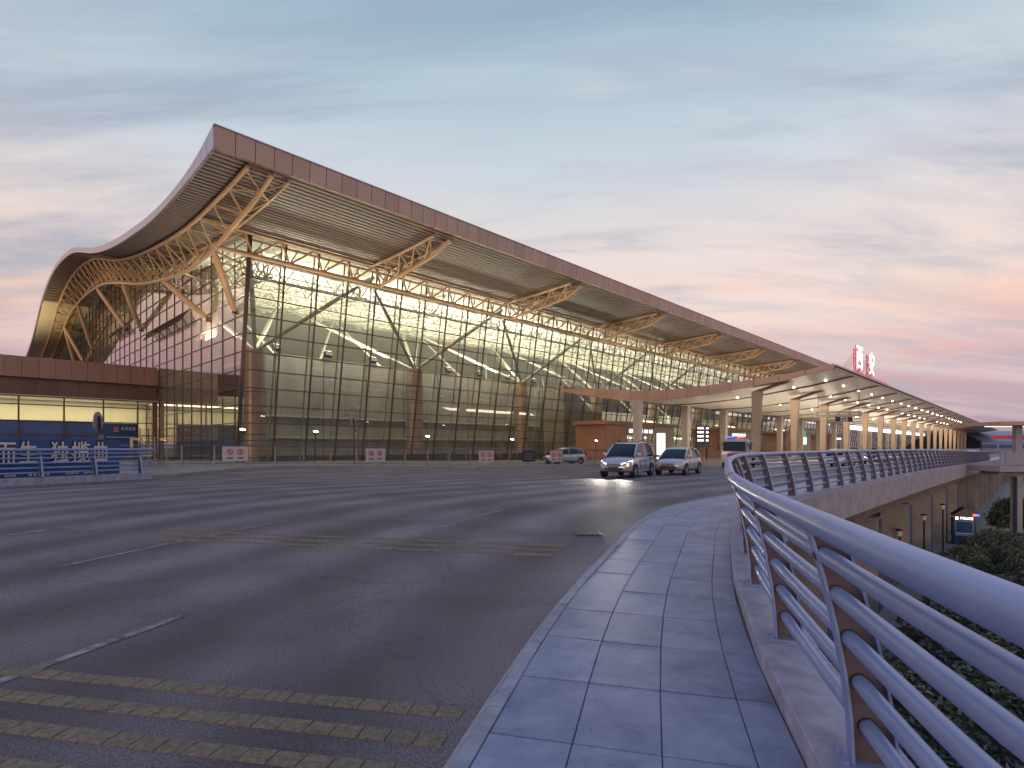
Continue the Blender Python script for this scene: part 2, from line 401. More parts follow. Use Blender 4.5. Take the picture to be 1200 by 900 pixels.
class MB:
    def __init__(s): s.v = []; s.f = []

    def add(s, vs, fs):
        b = len(s.v); s.v += [tuple(v) for v in vs]; s.f += [tuple(b + i for i in f) for f in fs]

    def box(s, a, b, Mx=None):
        (x0, y0, z0), (x1, y1, z1) = a, b
        vs = [(x0, y0, z0), (x1, y0, z0), (x1, y1, z0), (x0, y1, z0), (x0, y0, z1), (x1, y0, z1), (x1, y1, z1), (x0, y1, z1)]
        if Mx is not None: vs = [Mx @ Vector(v) for v in vs]
        s.add(vs, [(0, 3, 2, 1), (4, 5, 6, 7), (0, 1, 5, 4), (1, 2, 6, 5), (2, 3, 7, 6), (3, 0, 4, 7)])

    def hexa(s, lo, hi):
        s.add(list(lo) + list(hi), [(0, 3, 2, 1), (4, 5, 6, 7), (0, 1, 5, 4), (1, 2, 6, 5), (2, 3, 7, 6), (3, 0, 4, 7)])

    def grid(s, rows, close=False):
        n = len(rows[0]); vs = [v for r in rows for v in r]; fs = []
        for i in range(len(rows) - 1):
            for j in range(n if close else n - 1):
                k = (j + 1) % n
                fs.append((i * n + j, i * n + k, (i + 1) * n + k, (i + 1) * n + j))
        s.add(vs, fs)

    def tube(s, pts, r, n=10, cap=True):
        pts = [Vector(p) for p in pts]; rings = []
        rs = r if isinstance(r, (list, tuple)) else [r] * len(pts)
        for i, p in enumerate(pts):
            t = (pts[min(i + 1, len(pts) - 1)] - pts[max(i - 1, 0)]).normalized()
            up = Vector((0, 0, 1)) if abs(t.z) < .95 else Vector((1, 0, 0))
            a = t.cross(up).normalized(); b = a.cross(t).normalized()
            rings.append([p + (a * math.cos(q) + b * math.sin(q)) * rs[i] for q in [2 * math.pi * k / n for k in range(n)]])
        base = len(s.v); s.grid(rings, True)
        if cap:
            s.f.append(tuple(base + k for k in range(n))[::-1]); e = base + (len(pts) - 1) * n
            s.f.append(tuple(e + k for k in range(n)))

    def mesh(s, name, m, smooth=False, bevel=0.0, seg=2):
        me = bpy.data.meshes.new(name); me.from_pydata(s.v, [], s.f)
        bm = bmesh.new(); bm.from_mesh(me)
        bmesh.ops.recalc_face_normals(bm, faces=bm.faces)
        if bevel:
            es = [e for e in bm.edges if len(e.link_faces) == 2 and e.calc_face_angle(0) > .5]
            bmesh.ops.bevel(bm, geom=es, offset=bevel, segments=seg, profile=.6, affect='EDGES', clamp_overlap=True)
        bm.to_mesh(me); bm.free()
        if smooth:
            for p in me.polygons: p.use_smooth = True
            me.set_sharp_from_angle(angle=R(40))
        if m: me.materials.append(M[m])
        return me

    def build(s, name, m, parent=None, Mx=None, local=False, **k):
        """verts are world coordinates unless Mx is given"""
        return new(name, s.mesh(name, m, **k), parent, Mx)


CACHE = {}


def ubox(m, bev=0.0):
    k = ('box', m, bev)
    if k not in CACHE:
        b = MB(); b.box((-.5, -.5, -.5), (.5, .5, .5)); CACHE[k] = b.mesh('box_' + m, m, bevel=bev)
    return CACHE[k]


def ucyl(m, n=10):
    k = ('cyl', m, n)
    if k not in CACHE:
        b = MB(); b.tube([(0, 0, -.5), (0, 0, .5)], 1.0, n); CACHE[k] = b.mesh('cyl_' + m, m, smooth=True)
    return CACHE[k]


def frame(p, q):
    p, q = Vector(p), Vector(q); d = q - p; L = d.length; z = d / L
    up = Vector((0, 0, 1)) if abs(z.z) < .98 else Vector((B @ Vector((0, 1, 0))))
    x = up.cross(z).normalized(); y = z.cross(x)
    Mx = Matrix.Identity(4)
    for i in range(3): Mx[i][0], Mx[i][1], Mx[i][2] = x[i], y[i], z[i]
    Mx.translation = (p + q) / 2
    return Mx, L


def tube(name, p, q, r, m, parent, n=10):
    Mx, L = frame(p, q)
    return new(name, ucyl(m, n), parent, Mx @ Matrix.Diagonal((r, r, L, 1)))


def beam(name, p, q, w, h, m, parent):
    Mx, L = frame(p, q)
    return new(name, ubox(m), parent, Mx @ Matrix.Diagonal((w, h, L, 1)))


def block(name, c, size, m, parent, Mx=None, bev=0.0):
    """box of given size centred at c in frame Mx"""
    T = (Mx if Mx is not None else Matrix.Identity(4)) @ Matrix.Translation(c) @ Matrix.Diagonal((*size, 1))
    return new(name, ubox(m, bev), parent, T)


def text_mesh(body, m, size=1.0, extrude=.02, offset=0.0):
    c = bpy.data.curves.new('txt', 'FONT'); c.body = body; c.size = size; c.extrude = extrude; c.offset = offset
    c.resolution_u = 2; c.align_x = 'CENTER'; c.align_y = 'CENTER'
    o = bpy.data.objects.new('txt', c); COL.objects.link(o)
    dg = bpy.context.evaluated_depsgraph_get()
    me = bpy.data.meshes.new_from_object(o.evaluated_get(dg))
    bpy.data.objects.remove(o); bpy.data.curves.remove(c)
    me.materials.clear(); me.materials.append(M[m])
    return me


def lamp(name, kind, loc, power, color, parent=None, rot=None, **k):
    d = bpy.data.lights.new(name, kind); d.energy = power; d.color = color
    for a, v in k.items(): setattr(d, a, v)
    Mx = Matrix.Translation(loc) @ (rot if rot is not None else Matrix.Identity(4))
    return new(name, d, parent, Mx)


def hermite(keys):
    xs = [k[0] for k in keys]; ys = [k[1] for k in keys]; n = len(xs)
    sl = []
    for i in range(n):
        a, b = max(i - 1, 0), min(i + 1, n - 1); sl.append((ys[b] - ys[a]) / (xs[b] - xs[a]))

    def f(x):
        if x <= xs[0]: return ys[0]
        if x >= xs[-1]: return ys[-1]
        i = max(j for j in range(n - 1) if xs[j] <= x); h = xs[i + 1] - xs[i]; t = (x - xs[i]) / h
        return (ys[i] * (1 + 2 * t) * (1 - t) ** 2 + sl[i] * h * t * (1 - t) ** 2 + ys[i + 1] * t * t * (3 - 2 * t) + sl[i + 1] * h * t * t * (t - 1))
    return f


# ------------------------------------------------------------------ frames and terrain
TH = R(46)
B = Matrix.Rotation(TH, 4, 'Z')            # terminal frame: s along the front, D away from the road


def W(s, D, z=0.0): return B @ Vector((s, D, z))


_f = hermite([(-30, 0), (6, 0), (12, .12), (25, .12), (34, .05), (67, -.35), (110, -.7), (250, -.9)])


def H(x, y):
    t = min(1, max(0, (-2 - x) / 14)); t = t * t * (3 - 2 * t)
    k = min(1, max(0, (y - 26) / 8)); k = k * k * (3 - 2 * k)
    return _f(y) + .22 * t * k


def HW(s, D):
    p = W(s, D); return H(p.x, p.y)


# ------------------------------------------------------------------ path of the guard railing (base line)
ctrl = [(-.2, -13), (.2, -6), (.55, -2.5), (.85, -.3), (1.12, 1.0), (1.47, 2.4), (1.86, 3.86), (2.38, 5.5), (3.1, 7.4), (3.95, 9.5), (5.2, 11.8), (7.26, 14.1)]
ctrl += [tuple(W(s, 4.6).xy) for s in (20, 26, 34, 50, 80, 120, 180, 260, 330)]


def catmull(P, n=16):
    P = [Vector((*p, 0)) for p in P]; out = []
    for i in range(len(P) - 1):
        p0, p1, p2, p3 = P[max(i - 1, 0)], P[i], P[i + 1], P[min(i + 2, len(P) - 1)]
        d1, d0, d2 = (p2 - p1).length, max((p1 - p0).length, 1e-6), max((p3 - p2).length, 1e-6)
        m1 = ((p2 - p0) / (d0 + d1)) * d1 if i > 0 else (p2 - p1)
        m2 = ((p3 - p1) / (d1 + d2)) * d1 if i < len(P) - 2 else (p2 - p1)
        for k in range(n):
            t = k / n
            out.append(p1 * (2 * t**3 - 3 * t * t + 1) + m1 * (t**3 - 2 * t * t + t) + p2 * (-2 * t**3 + 3 * t * t) + m2 * (t**3 - t * t))
    out.append(P[-1]); return out


PP = catmull(ctrl)
UU = [0.0]
for a, b in zip(PP, PP[1:]): UU.append(UU[-1] + (b - a).length)
UU = np.array(UU); PX = np.array([p.x for p in PP]); PY = np.array([p.y for p in PP])


def path(u):
    return Vector((np.interp(u, UU, PX), np.interp(u, UU, PY), 0))


def pt(u, v, z=0.0):
    """u along the railing, v to the left of it (towards the road), z above the pavement"""
    a, b = path(u - .15), path(u + .15); t = (b - a).normalized(); n = Vector((-t.y, t.x, 0))
    p = path(u) + n * v
    return Vector((p.x, p.y, z + H(p.x, p.y)))


U_END = UU[-1]
U0 = float(UU[16 * 3])                   # beside the camera


def u_list(a, b, step):
    n = max(1, int(round((b - a) / step))); return [a + (b - a) * i / n for i in range(n + 1)]


# non-uniform stations along the whole path
STN = u_list(0.3, U0 + 22, .6) + u_list(U0 + 22, U_END - .3, 4.0)[1:]

# ------------------------------------------------------------------ ground far below and out to the horizon
g = MB(); g.grid([[(-3000, -3000, -5.7), (-3000, 3000, -5.7)], [(3000, -3000, -5.7), (3000, 3000, -5.7)]])
tag(g.build('ground', 'ground'), kind='structure')

# ------------------------------------------------------------------ road surface
ROAD = -.12
pairs = [(0.3, (-30, -12)), (U0, (-26, 4)), (U0 + 6, (-21.5, 14.5)), (U0 + 11, (-18.6, 21)), (U0 + 16, (-16.8, 25.4)), (U0 + 23, (-15.5, 31)),
         (U0 + 30, (-12.5, 35)), (U0 + 40, (-3.5, 41.5)), (U0 + 50, (6.5, 47.5)), (U0 + 62, tuple(W(55, 31.5).xy)), (U0 + 78, tuple(W(70, 32).xy)),
         (U_END - .3, tuple(W(329, 32).xy))]
rows = []; edgeL = []; LAT = []
for (ua, la), (ub, lb) in zip(pairs, pairs[1:]):
    k = 8 if ub < U0 + 100 else 60
    for i in range(k):
        t = i / k; l = Vector((*la, 0)).lerp(Vector((*lb, 0)), t)
        edgeL.append(l.copy()); r = pt(ua + (ub - ua) * t, 1.84)
        row = []
        for j in range(25):
            w = (j / 24) ** 1.3; p = r.lerp(l, w); LAT.append((p - Vector((r.x, r.y, p.z))).length * .88); row.append((p.x, p.y, ROAD + H(p.x, p.y)))
        rows.append(row)
rm = MB(); rm.grid(rows)
road = tag(rm.build('road', 'asphalt', smooth=True), kind='structure')
la = road.data.attributes.new('lateral', 'FLOAT', 'POINT'); la.data.foreach_set('value', LAT)

# forecourt beyond the far kerb
rows = []; kr = []
for i, l in enumerate(edgeL):
    back = Vector((l.x - 70, l.y + 70, 0)); z = H(l.x, l.y) + .04
    rows.append([(l.x, l.y, z - .5), (l.x, l.y, z), (l.x - .25, l.y + .2, z)] + [(l.x + (back.x - l.x) * t, l.y + (back.y - l.y) * t,
                H(l.x + (back.x - l.x) * t, l.y + (back.y - l.y) * t) + .04) for t in (.08, .2, .4, .7, 1)])
fm = MB(); fm.grid(rows)
tag(fm.build('forecourt', 'forecourt'), kind='structure')

# ------------------------------------------------------------------ near pavement: slabs, kerb stones
bed = MB(); bed.grid([[pt(u, .05, -.014), pt(u, 1.68, -.014), pt(u, 1.80, -.14)] for u in STN])
pave = tag(bed.build('pavement', 'grout'), kind='structure')
cols = [(.125, .34), (.34, .78), (.78, 1.22), (1.22, 1.66)]
U_S0, U_S1 = U0 - 3.0, U0 + 34
nrow = int((U_S1 - U_S0) / .73)


def slab(name, m, u0, u1, v0, v1, z0, z1, parent, gap=.004, dz=0.0, zin=None):
    mb = MB(); g_ = gap; zi = z1 if zin is None else zin
    h_ = gap * .6; g_ = gap * 1.3
    lo = [pt(u0 + g_, v0 + h_, z0), pt(u1 - g_, v0 + h_, z0), pt(u1 - g_, v1 - h_, z0), pt(u0 + g_, v1 - h_, z0)]
    hi = [pt(u0 + g_, v0 + h_, zi + dz), pt(u1 - g_, v0 + h_, zi + dz), pt(u1 - g_, v1 - h_, z1 + dz), pt(u0 + g_, v1 - h_, z1 + dz)]
    mb.hexa(lo, hi)
    return mb.build(name, m, parent, bevel=.004 if u0 < U0 + 8 else 0, seg=1)


for i in range(nrow):
    u = U_S0 + i * .73
    for j, (v0, v1) in enumerate(cols):
        off = 0.0
        slab('paving_slab', 'slab', u + off, u + .73 + off, v0, v1, -.05, 0, pave, dz=random.uniform(-.003, .003))
for i in range(int((U_S1 - U_S0) / 1.02)):
    u = U_S0 + i * 1.02
    slab('kerb_stone', 'kerb', u, u + 1.02, 1.66, 1.755, -.05, .004, pave)
    slab('kerb_stone', 'kerb', u + .4, u + 1.42, 1.755, 1.845, -.2, -.10, pave, zin=-.004)
far = MB()
far.grid([[pt(u, .12, 0), pt(u, 1.75, 0), pt(u, 1.845, -.11)] for u in [U_S1] + [q for q in STN if q > U_S1]])
tag(far.build('distant_paving', 'slab', pave), kind='stuff')

# ------------------------------------------------------------------ viaduct: ledge, deck edge, girder, piers
via = thing('viaduct', 'long concrete viaduct carrying the curved road past the terminal', 'viaduct', loc=W(20, 5, -5.7))
u = U_S0
while u < U0 + 90:
    ln = 2.4
    slab('ledge_block', 'ledge', u, u + ln, -.27, .125, -.1, .125, via, gap=.004)
    u += ln
de = MB()
de.grid([[pt(u, .10, .02), pt(u, -.30, .02), pt(u, -.30, -.86), pt(u, -.12, -.86), pt(u, -.12, -.9)] for u in STN])
de.build('deck_edge', 'concrete', via)
gi = MB()
gi.grid([[pt(u, -.13, -.86), pt(u, .15, -1.35), pt(u, 4.0, -1.75), pt(u, 14, -1.75), pt(u, 16, -.8)] for u in STN])
gi.build('girder', 'girder', via)
for u in (U0 + 19.6, U0 + 31, U0 + 47):      # expansion joints on the deck edge
    beam('joint_cover', pt(u, -.31, .0), pt(u, -.31, -.85), .06, .03, 'concrete', via)
for k in range(17):
    s = 12.5 + 7.9 * k
    Mx = B @ Matrix.Translation((s, 5.65, 0))
    block('pier', (0, 0, -3.7), (1.0, 1.3, 4.2), 'pier', via, Mx)
    block('pier_edge', (0, -.66, -3.7), (.7, .03, 4.1), 'blue_edge', via, Mx)
    Mx = B @ Matrix.Translation((s, 17.5, 0))
    block('pier', (0, 0, -3.7), (1.0, 1.55, 4.2), 'pier', via, Mx)

# ------------------------------------------------------------------ guard railings


def rail_o(z): return .10 - .25 * (z / 1.2) ** 1.7      # + is outwards


def post_mesh(key, m_fl, m_web):
    zs = [0, .2, .4, .6, .8, .95, 1.07]
    inner = [(-(rail_o(z) - .075 + .02 * (z / 1.2)), z) for z in zs]     # v coordinate (left = inwards positive)
    outer = [(-(rail_o(z) + .085 - .03 * (z / 1.2)), z) for z in zs]
    fl = MB()
    for line, sgn in ((inner, 1), (outer, -1)):
        rows = [[(-.035, v, z), (.035, v, z), (.035, v + .012 * sgn, z), (-.035, v + .012 * sgn, z)] for v, z in line]
        fl.grid(rows, True)
        b = len(fl.v) - 4 * len(rows); fl.f.append((b, b + 1, b + 2, b + 3)); e = len(fl.v) - 4; fl.f.append((e, e + 1, e + 2, e + 3))
    web = MB()
    rows = [[(-.008, a[0], a[1]), (.008, a[0], a[1]), (.008, b_[0], b_[1]), (-.008, b_[0], b_[1])] for a, b_ in zip(inner, outer)]
    web.grid(rows, True)
    bp = MB(); bp.box((-.07, -.22, -.005), (.07, .04, .014))
    for bx_ in (-.05, .05):
        for by_ in (-.19, .015): bp.tube([(bx_, by_, .012), (bx_, by_, .034)], .012, 6)
    return fl.mesh('post_flange', m_fl), web.mesh('post_web', m_web), bp.mesh('base_plate', m_fl)


PM = post_mesh('rail', 'rail', 'rust')
RAIL_Z = (.29, .48, .67, .86, 1.03)


def railing(name, label, P, u0, u1, step, lodn, ustart_post=None):
    """P(u, v, z) -> world point; posts every step"""
    t = thing(name, label, 'railing', loc=P(u0 + .1, 0, .12))
    us = [u for u in u_list(u0, u1, .35 if u1 - u0 < 60 else .7)]
    for z in RAIL_Z:
        mb = MB(); mb.tube([P(u, -rail_o(z), z) for u in us], .035, 14); mb.build('rail', 'rail', t, smooth=True)
    mb = MB(); mb.tube([P(u, -rail_o(1.2), 1.185) for u in us], .054, 22)
    mb.build('top_rail', 'rail', t, smooth=True)
    u = ustart_post if ustart_post is not None else u0 + .3
    while u < u1:
        a = P(u - .1, 0, .12); b = P(u + .1, 0, .12); c = P(u, 0, .12)
        tx = (b - a); tx.z = 0; tx.normalize(); ny = Vector((-tx.y, tx.x, 0))
        Mx = Matrix(((tx.x, ny.x, 0, c.x), (tx.y, ny.y, 0, c.y), (0, 0, 1, c.z), (0, 0, 0, 1)))
        p = new('post', PM[0], t, Mx)
        new('post_web', PM[1], p, Mx); new('base_plate', PM[2], p, Mx)
        if abs(c.x) < 6 and -1 < c.y < 13:
            for z in RAIL_Z:
                for q in (-.012, .012):
                    tube('weld_collar', P(u + q - .006, -rail_o(z), z), P(u + q + .006, -rail_o(z), z), .040, 'dark_metal', p, 14)
        u += step
    return t


u_first = float(np.interp(2.4, PY[:16 * 11], UU[:16 * 11]))
gr = railing('guard_railing', 'long curved guard railing of grey pipes sweeping beside the tiled pavement', pt, U_S0, U0 + 92, 1.6, 0, u_first - 3 * 1.6)
for u in (u_first + 3.1, u_first + 11.0):
    mb = MB(); mb.tube([pt(u - .012, -rail_o(1.2), 1.185), pt(u + .012, -rail_o(1.2), 1.185)], .057, 18); mb.build('rail_joint', 'dark_metal', gr)

LPATH = [Vector(p) for p in ((-21.6, 14, 0), (-20.2, 17.4, 0), (-18.15, 21.6, 0), (-17.45, 23.4, 0), (-16.75, 25.3, 0))]
LU = [0]
for a, b in zip(LPATH, LPATH[1:]): LU.append(LU[-1] + (b - a).length)


def ptL(u, v, z):
    x = np.interp(u, LU, [p.x for p in LPATH]); y = np.interp(u, LU, [p.y for p in LPATH])
    t = Vector((.37, .93, 0)); n = Vector((t.y, -t.x, 0))         # road lies to the right here
    p = Vector((x, y, 0)) + n * v
    return Vector((p.x, p.y, z + .05 + H(p.x, p.y)))


lr = railing('guard_railing', 'short straight length of grey pipe railing before the blue hoarding', ptL, 0, LU[-1], 1.92, 0, .25)
mb = MB(); mb.grid([[ptL(u, v, z) for v, z in ((-.27, -.2), (-.27, .122), (.13, .122), (.13, -.2))] for u in u_list(-.3, LU[-1] + .3, 1.0)]); mb.build('plinth', 'kerb', lr)

# ------------------------------------------------------------------ rumble strips, lane marks, drain on the road
def rp(x, y, z=0.0):
    """point on the road surface"""
    return Vector((x, y, z + ROAD + H(x, y)))


for k in range(5):
    y0 = 3.32 - .31 * k; x1 = -.30 - .07 * k
    d = Vector((-.983, .185, 0)); n = Vector((.185, .983, 0))
    for i in range(44):
        a = Vector((x1, y0, 0)) + d * (.165 * i); b = a + d * .163
        zz = .009 + random.uniform(-.002, .002)
        lo = [rp(*(q).xy, -.005) for q in (a - n * .065, b - n * .065, b + n * .065, a + n * .065)]
        hi = [rp(*(q).xy, zz) for q in (a - n * .058 - d * -.004, b - n * .058 - d * .004, b + n * .058 - d * .004, a + n * .058 - d * -.004)]
        mb = MB(); mb.hexa(lo, hi); mb.build('rumble_block', 'strip', road)
for k in range(3):
    y0 = 8.6 - .33 * k; d = Vector((-.983, .185, 0)); n = Vector((.185, .983, 0))
    x1 = .85 - .12 * k
    for i in range(12):
        a = Vector((x1, y0, 0)) + d * (.62 * i); b = a + d * .60
        mb = MB(); mb.hexa([rp(*(q).xy, -.005) for q in (a - n * .06, b - n * .06, b + n * .06, a + n * .06)],
                           [rp(*(q).xy, .010) for q in (a - n * .055, b - n * .055, b + n * .055, a + n * .055)])
        mb.build('rumble_block', 'strip', road)


def lane_line(off, u0, u1, w, dash=None, m='paint'):
    u = u0
    while u < u1:
        e = min(u1, u + (dash[0] if dash else 6.0))
        us = u_list(u, e, 1.0); mb = MB()
        mb.grid([[Vector((*pt(q, off - w / 2).xy, 0)), Vector((*pt(q, off + w / 2).xy, 0))] for q in us])
        mb.v = [(x, y, ROAD + H(x, y) + .005) for x, y, _ in mb.v]
        mb.build('lane_mark', m, road)
        u = e + (dash[1] if dash else 0.0)


lane_line(1.84 + 3.35, U0 + 1.0, U0 + 70, .10, (3.2, 4))
lane_line(1.84 + 6.7, U0 - 2, U0 + 70, .10, (3.2, 4))
lane_line(1.84 + 10.0, U0 - 2, U0 + 60, .10, (3.2, 4))
lane_line(1.84 + 12.4, U0 + 22, U0 + 80, .14)
# drain grate by the kerb
dg_ = thing('drain_grate', 'small dark drain grate set in the asphalt near the kerb', 'drain', loc=rp(1.35, 9.6))
block('grate_frame', (1.35, 9.6, ROAD + H(1.35, 9.6) + .004), (.46, .36, .012), 'dark_metal', dg_)
for i in range(6):
    block('grate_bar', (1.17 + .072 * i, 9.6, ROAD + H(1.35, 9.6) + .014), (.03, .3, .01), 'black', dg_)

# ================================================================== TERMINAL
S0 = 17.3                                   # corner of the glass
T_EAVE = 35.4                               # D of the front eave
S_EAVE = 11.1                               # s of the gable edge
S_FAR = 420.0
EYE = 1.5
_zr = hermite([(0, 19.2), (2.7, 18.55), (5.5, 18.15), (9, 17.98), (13, 18.05), (17.2, 18.35), (28.5, 19.7), (38.6, 21.6), (48.7, 24.2), (54.7, 25.4), (64.6, 26.4),
               (74, 26.3), (84.7, 24.7), (98, 20.6), (111, 18.2), (125, 15.5)])
_zs = hermite([(0, 17.85), (5, 17.55), (11.5, 17.45), (17, 17.75), (28.5, 19.1), (38.6, 21.0), (48.7, 23.6), (54.7, 24.8), (64.6, 25.8), (74, 25.7),
               (84.7, 24.1), (98, 20.0), (111, 17.6), (125, 14.9)])


def ZR(D): return _zr(D - T_EAVE) + EYE


def ZS(D): return _zs(D - T_EAVE) + EYE


LEAN = math.atan2(2.4, 15.5)


def DW(z): return 46.9 + 2.4 * (17.0 - z) / 15.5


term = thing('terminal_building', 'large glass airport terminal with wave-shaped brown roof and orange steel trusses', 'building', Mx=B @ Matrix.Translation((S0, 49.5, 0)))

# --- roof shell
rf = MB()
Ds = [T_EAVE + .02 + q for q in (0, 1, 2.7, 4, 5.5, 7, 9, 11, 13, 15, 17.2)] + [T_EAVE + q for q in np.arange(20, 125.1, 3)]
rf.grid([[W(S_EAVE + .05, D, ZR(D) - .03), W(S_FAR, D, ZR(D) - .03)] for D in Ds])
roof = rf.build('roof', 'fascia_cap', term, smooth=True)
# soffit slats, front overhang and gable overhang: real grooves
sf = MB(); D = T_EAVE + .05; prof = []
while D < 47.4:
    z = ZS(D); prof += [(D, z), (D + .36, ZS(D + .36)), (D + .365, ZS(D) + .09), (D + .475, ZS(D) + .09)]
    D += .48
sf.grid([[W(S_EAVE + .1, d, z) for d, z in prof], [W(S_FAR, d, z) for d, z in prof]])
sf.build('front_soffit', 'soffit', term)
sf = MB(); prof = []
D = 47.45
while D < T_EAVE + 84:
    st = .5 if D < 70 else 1.2
    prof += [(D, ZS(D)), (D + st * .8, ZS(D + st * .8)), (D + st * .81, ZS(D) + .06), (D + st * .99, ZS(D) + .06)]; D += st
sf.grid([[W(S_EAVE + .1, d, z) for d, z in prof], [W(S0, d, z) for d, z in prof]])
sf.build('gable_soffit', 'soffit', term)
sf = MB(); dd = [T_EAVE + 84 + i * 2.5 for i in range(17)]
sf.grid([[W(S_EAVE + .1, d, ZS(d)) for d in dd], [W(S0, d, ZS(d)) for d in dd]])
tag(sf.build('gable_end_panel', 'cream', term), label='pale cream lower end of the gable soffit')
# interior ceiling
ce = MB(); dd = [47.5 + i * 2.0 for i in range(57)]
ce.grid([[W(S0 + .1, d, ZS(d) + .04) for d in dd], [W(S_FAR, d, ZS(d) + .04) for d in dd]])
ceil = ce.build('ceiling', 'ceiling', term, smooth=True)
# front fascia panels
pw = 1.18
for i in range(105):
    s = S_EAVE + i * pw; mb = MB()
    z0, z1 = ZS(T_EAVE) - .03, ZR(T_EAVE) - .06; g_ = .022
    mb.hexa([W(s + g_, T_EAVE - .02, z0), W(s + pw - g_, T_EAVE - .02, z0), W(s + pw - g_, T_EAVE + .12, z0), W(s + g_, T_EAVE + .12, z0)],
            [W(s + g_, T_EAVE - .10, z1), W(s + pw - g_, T_EAVE - .10, z1), W(s + pw - g_, T_EAVE + .04, z1), W(s + g_, T_EAVE + .04, z1)])
    mb.build('fascia_panel', 'fascia', roof)
mb = MB(); s1 = S_EAVE + 105 * pw
mb.hexa([W(s1, T_EAVE - .02, z0), W(S_FAR, T_EAVE - .02, z0), W(S_FAR, T_EAVE + .12, z0), W(s1, T_EAVE + .12, z0)],
        [W(s1, T_EAVE - .10, z1), W(S_FAR, T_EAVE - .10, z1), W(S_FAR, T_EAVE + .04, z1), W(s1, T_EAVE + .04, z1)])
mb.build('distant_fascia', 'fascia', roof)
mb = MB(); mb.hexa([W(S_EAVE, T_EAVE + .13, z0), W(S_FAR, T_EAVE + .13, z0), W(S_FAR, T_EAVE + .3, z0), W(S_EAVE, T_EAVE + .3, z0)],
                   [W(S_EAVE, T_EAVE + .05, z1), W(S_FAR, T_EAVE + .05, z1), W(S_FAR, T_EAVE + .3, z1), W(S_EAVE, T_EAVE + .3, z1)])
mb.build('fascia_backing', 'canopy_rib', roof)
beam('eave_cap', W(S_EAVE - .05, T_EAVE - .02, z1 + .03), W(S_FAR, T_EAVE - .02, z1 + .03), .26, .07, 'fascia_cap', roof)
# gable fascia panels
D = T_EAVE + .02
while D < T_EAVE + 124:
    st = 1.2 if D < 60 else 2.0; mb = MB(); d2 = D + st - .04
    a, b = ZS(D) - .02, ZS(d2) - .02; c, d = ZR(D), ZR(d2)
    mb.hexa([W(S_EAVE - .06, D, a), W(S_EAVE + .12, D, a), W(S_EAVE + .12, d2, b), W(S_EAVE - .06, d2, b)],
            [W(S_EAVE - .06, D, c), W(S_EAVE + .12, D, c), W(S_EAVE + .12, d2, d), W(S_EAVE - .06, d2, d)])
    mb.build('gable_fascia_panel', 'fascia_cap', roof); D += st

# --- front curtain wall
ZROWS = [.0, .5, 2, 3.5, 5, 6.5, 8, 9.5, 11, 12.5, 14, 15.5, 17, 18.9]
NCOL = 134
fw = new('front_curtain_wall', None, term, MW[term.name])
RX = Matrix.Rotation(LEAN, 4, 'X')


def fpane(s, z0, z1, w=3.0):
    zm = (z0 + z1) / 2
    return B @ Matrix.Translation((s + w / 2, DW(zm), zm)) @ RX @ Matrix.Diagonal((w, .03, (z1 - z0) / math.cos(LEAN), 1))


st_ = MB()
for c in range(NCOL):
    for z0, z1 in zip(ZROWS, ZROWS[1:]):
        if c < 18: new('glass_pane', ubox('glass'), fw, fpane(S0 + 3 * c, z0, z1))
        else: st_.box((-.5, -.5, -.5), (.5, .5, .5), fpane(S0 + 3 * c, z0, z1))
tag(st_.build('distant_glazing', 'glass', fw), kind='stuff')
for c in range(NCOL + 1):
    s = S0 + 3 * c
    big = c == 0
    beam('mullion', W(s, DW(-.2) - .06, -.2), W(s, DW(18.9) - .06, 18.9), .30 if big else .095, .18, 'mullion', fw)
    if 0 < c < 46:
        tube('mullion_post', W(s + .02, DW(0) + 1.1, 0), W(s + .02, DW(18.7) + .9, 18.7), .075, 'mullion_in', fw, 8)
for z in ZROWS[1:-1]:
    beam('transom', W(S0, DW(z) - .07, z), W(S_FAR, DW(z) - .07, z), .14, .09, 'mullion', fw)

# --- side curtain wall
sw = new('side_curtain_wall', None, term, MW[term.name])
st_ = MB(); DE = [49.9 + 3 * k for k in range(35)]
ZSIDE = ZROWS[:-1] + [17 + 1.5 * k for k in range(1, 8)]
cnt = 0
for k in range(len(DE)):
    for z0, z1 in zip(ZSIDE, ZSIDE[1:]):
        zm = (z0 + z1) / 2; d0 = DW(zm) + .1 if k == 0 else DE[k - 1]; d1 = DE[k]
        if d1 - d0 < .3: continue
        top = ZS((d0 + d1) / 2) - .02
        if z0 > top - .1: continue
        zz = min(z1, top)
        Mx = B @ Matrix.Translation((S0, (d0 + d1) / 2, (z0 + zz) / 2)) @ Matrix.Diagonal((.03, d1 - d0, zz - z0, 1))
        if cnt < 66 and k < 6 and z0 >= 2: new('glass_pane', ubox('glass_side'), sw, Mx); cnt += 1
        else: st_.box((-.5, -.5, -.5), (.5, .5, .5), Mx)
tag(st_.build('distant_glazing', 'glass_side', sw), kind='stuff')
for D in DE:
    beam('mullion', W(S0 - .03, D, -.2), W(S0 - .03, D, ZS(D)), .08, .08, 'mullion', sw)
for z in ZSIDE[1:]:
    a = None
    for D in np.arange(DW(z) if z < 17 else 47.5, 152, .5):
        ok = ZS(D) > z + .05
        if ok and a is None: a = D
        if a is not None and (not ok or D > 151):
            if D - a > 1: beam('transom', W(S0 - .035, a, z), W(S0 - .035, D, z), .08, .08, 'mullion', sw)
            a = None
for k in range(3, len(DE)):
    d0, d1 = DE[k - 1] + .1, DE[k] - .1; top = ZS((d0 + d1) / 2) - .7
    block('roller_blind', (S0 + .55, (d0 + d1) / 2, (2.1 + top) / 2), (.02, d1 - d0, top - 2.1), 'blind', sw, B)
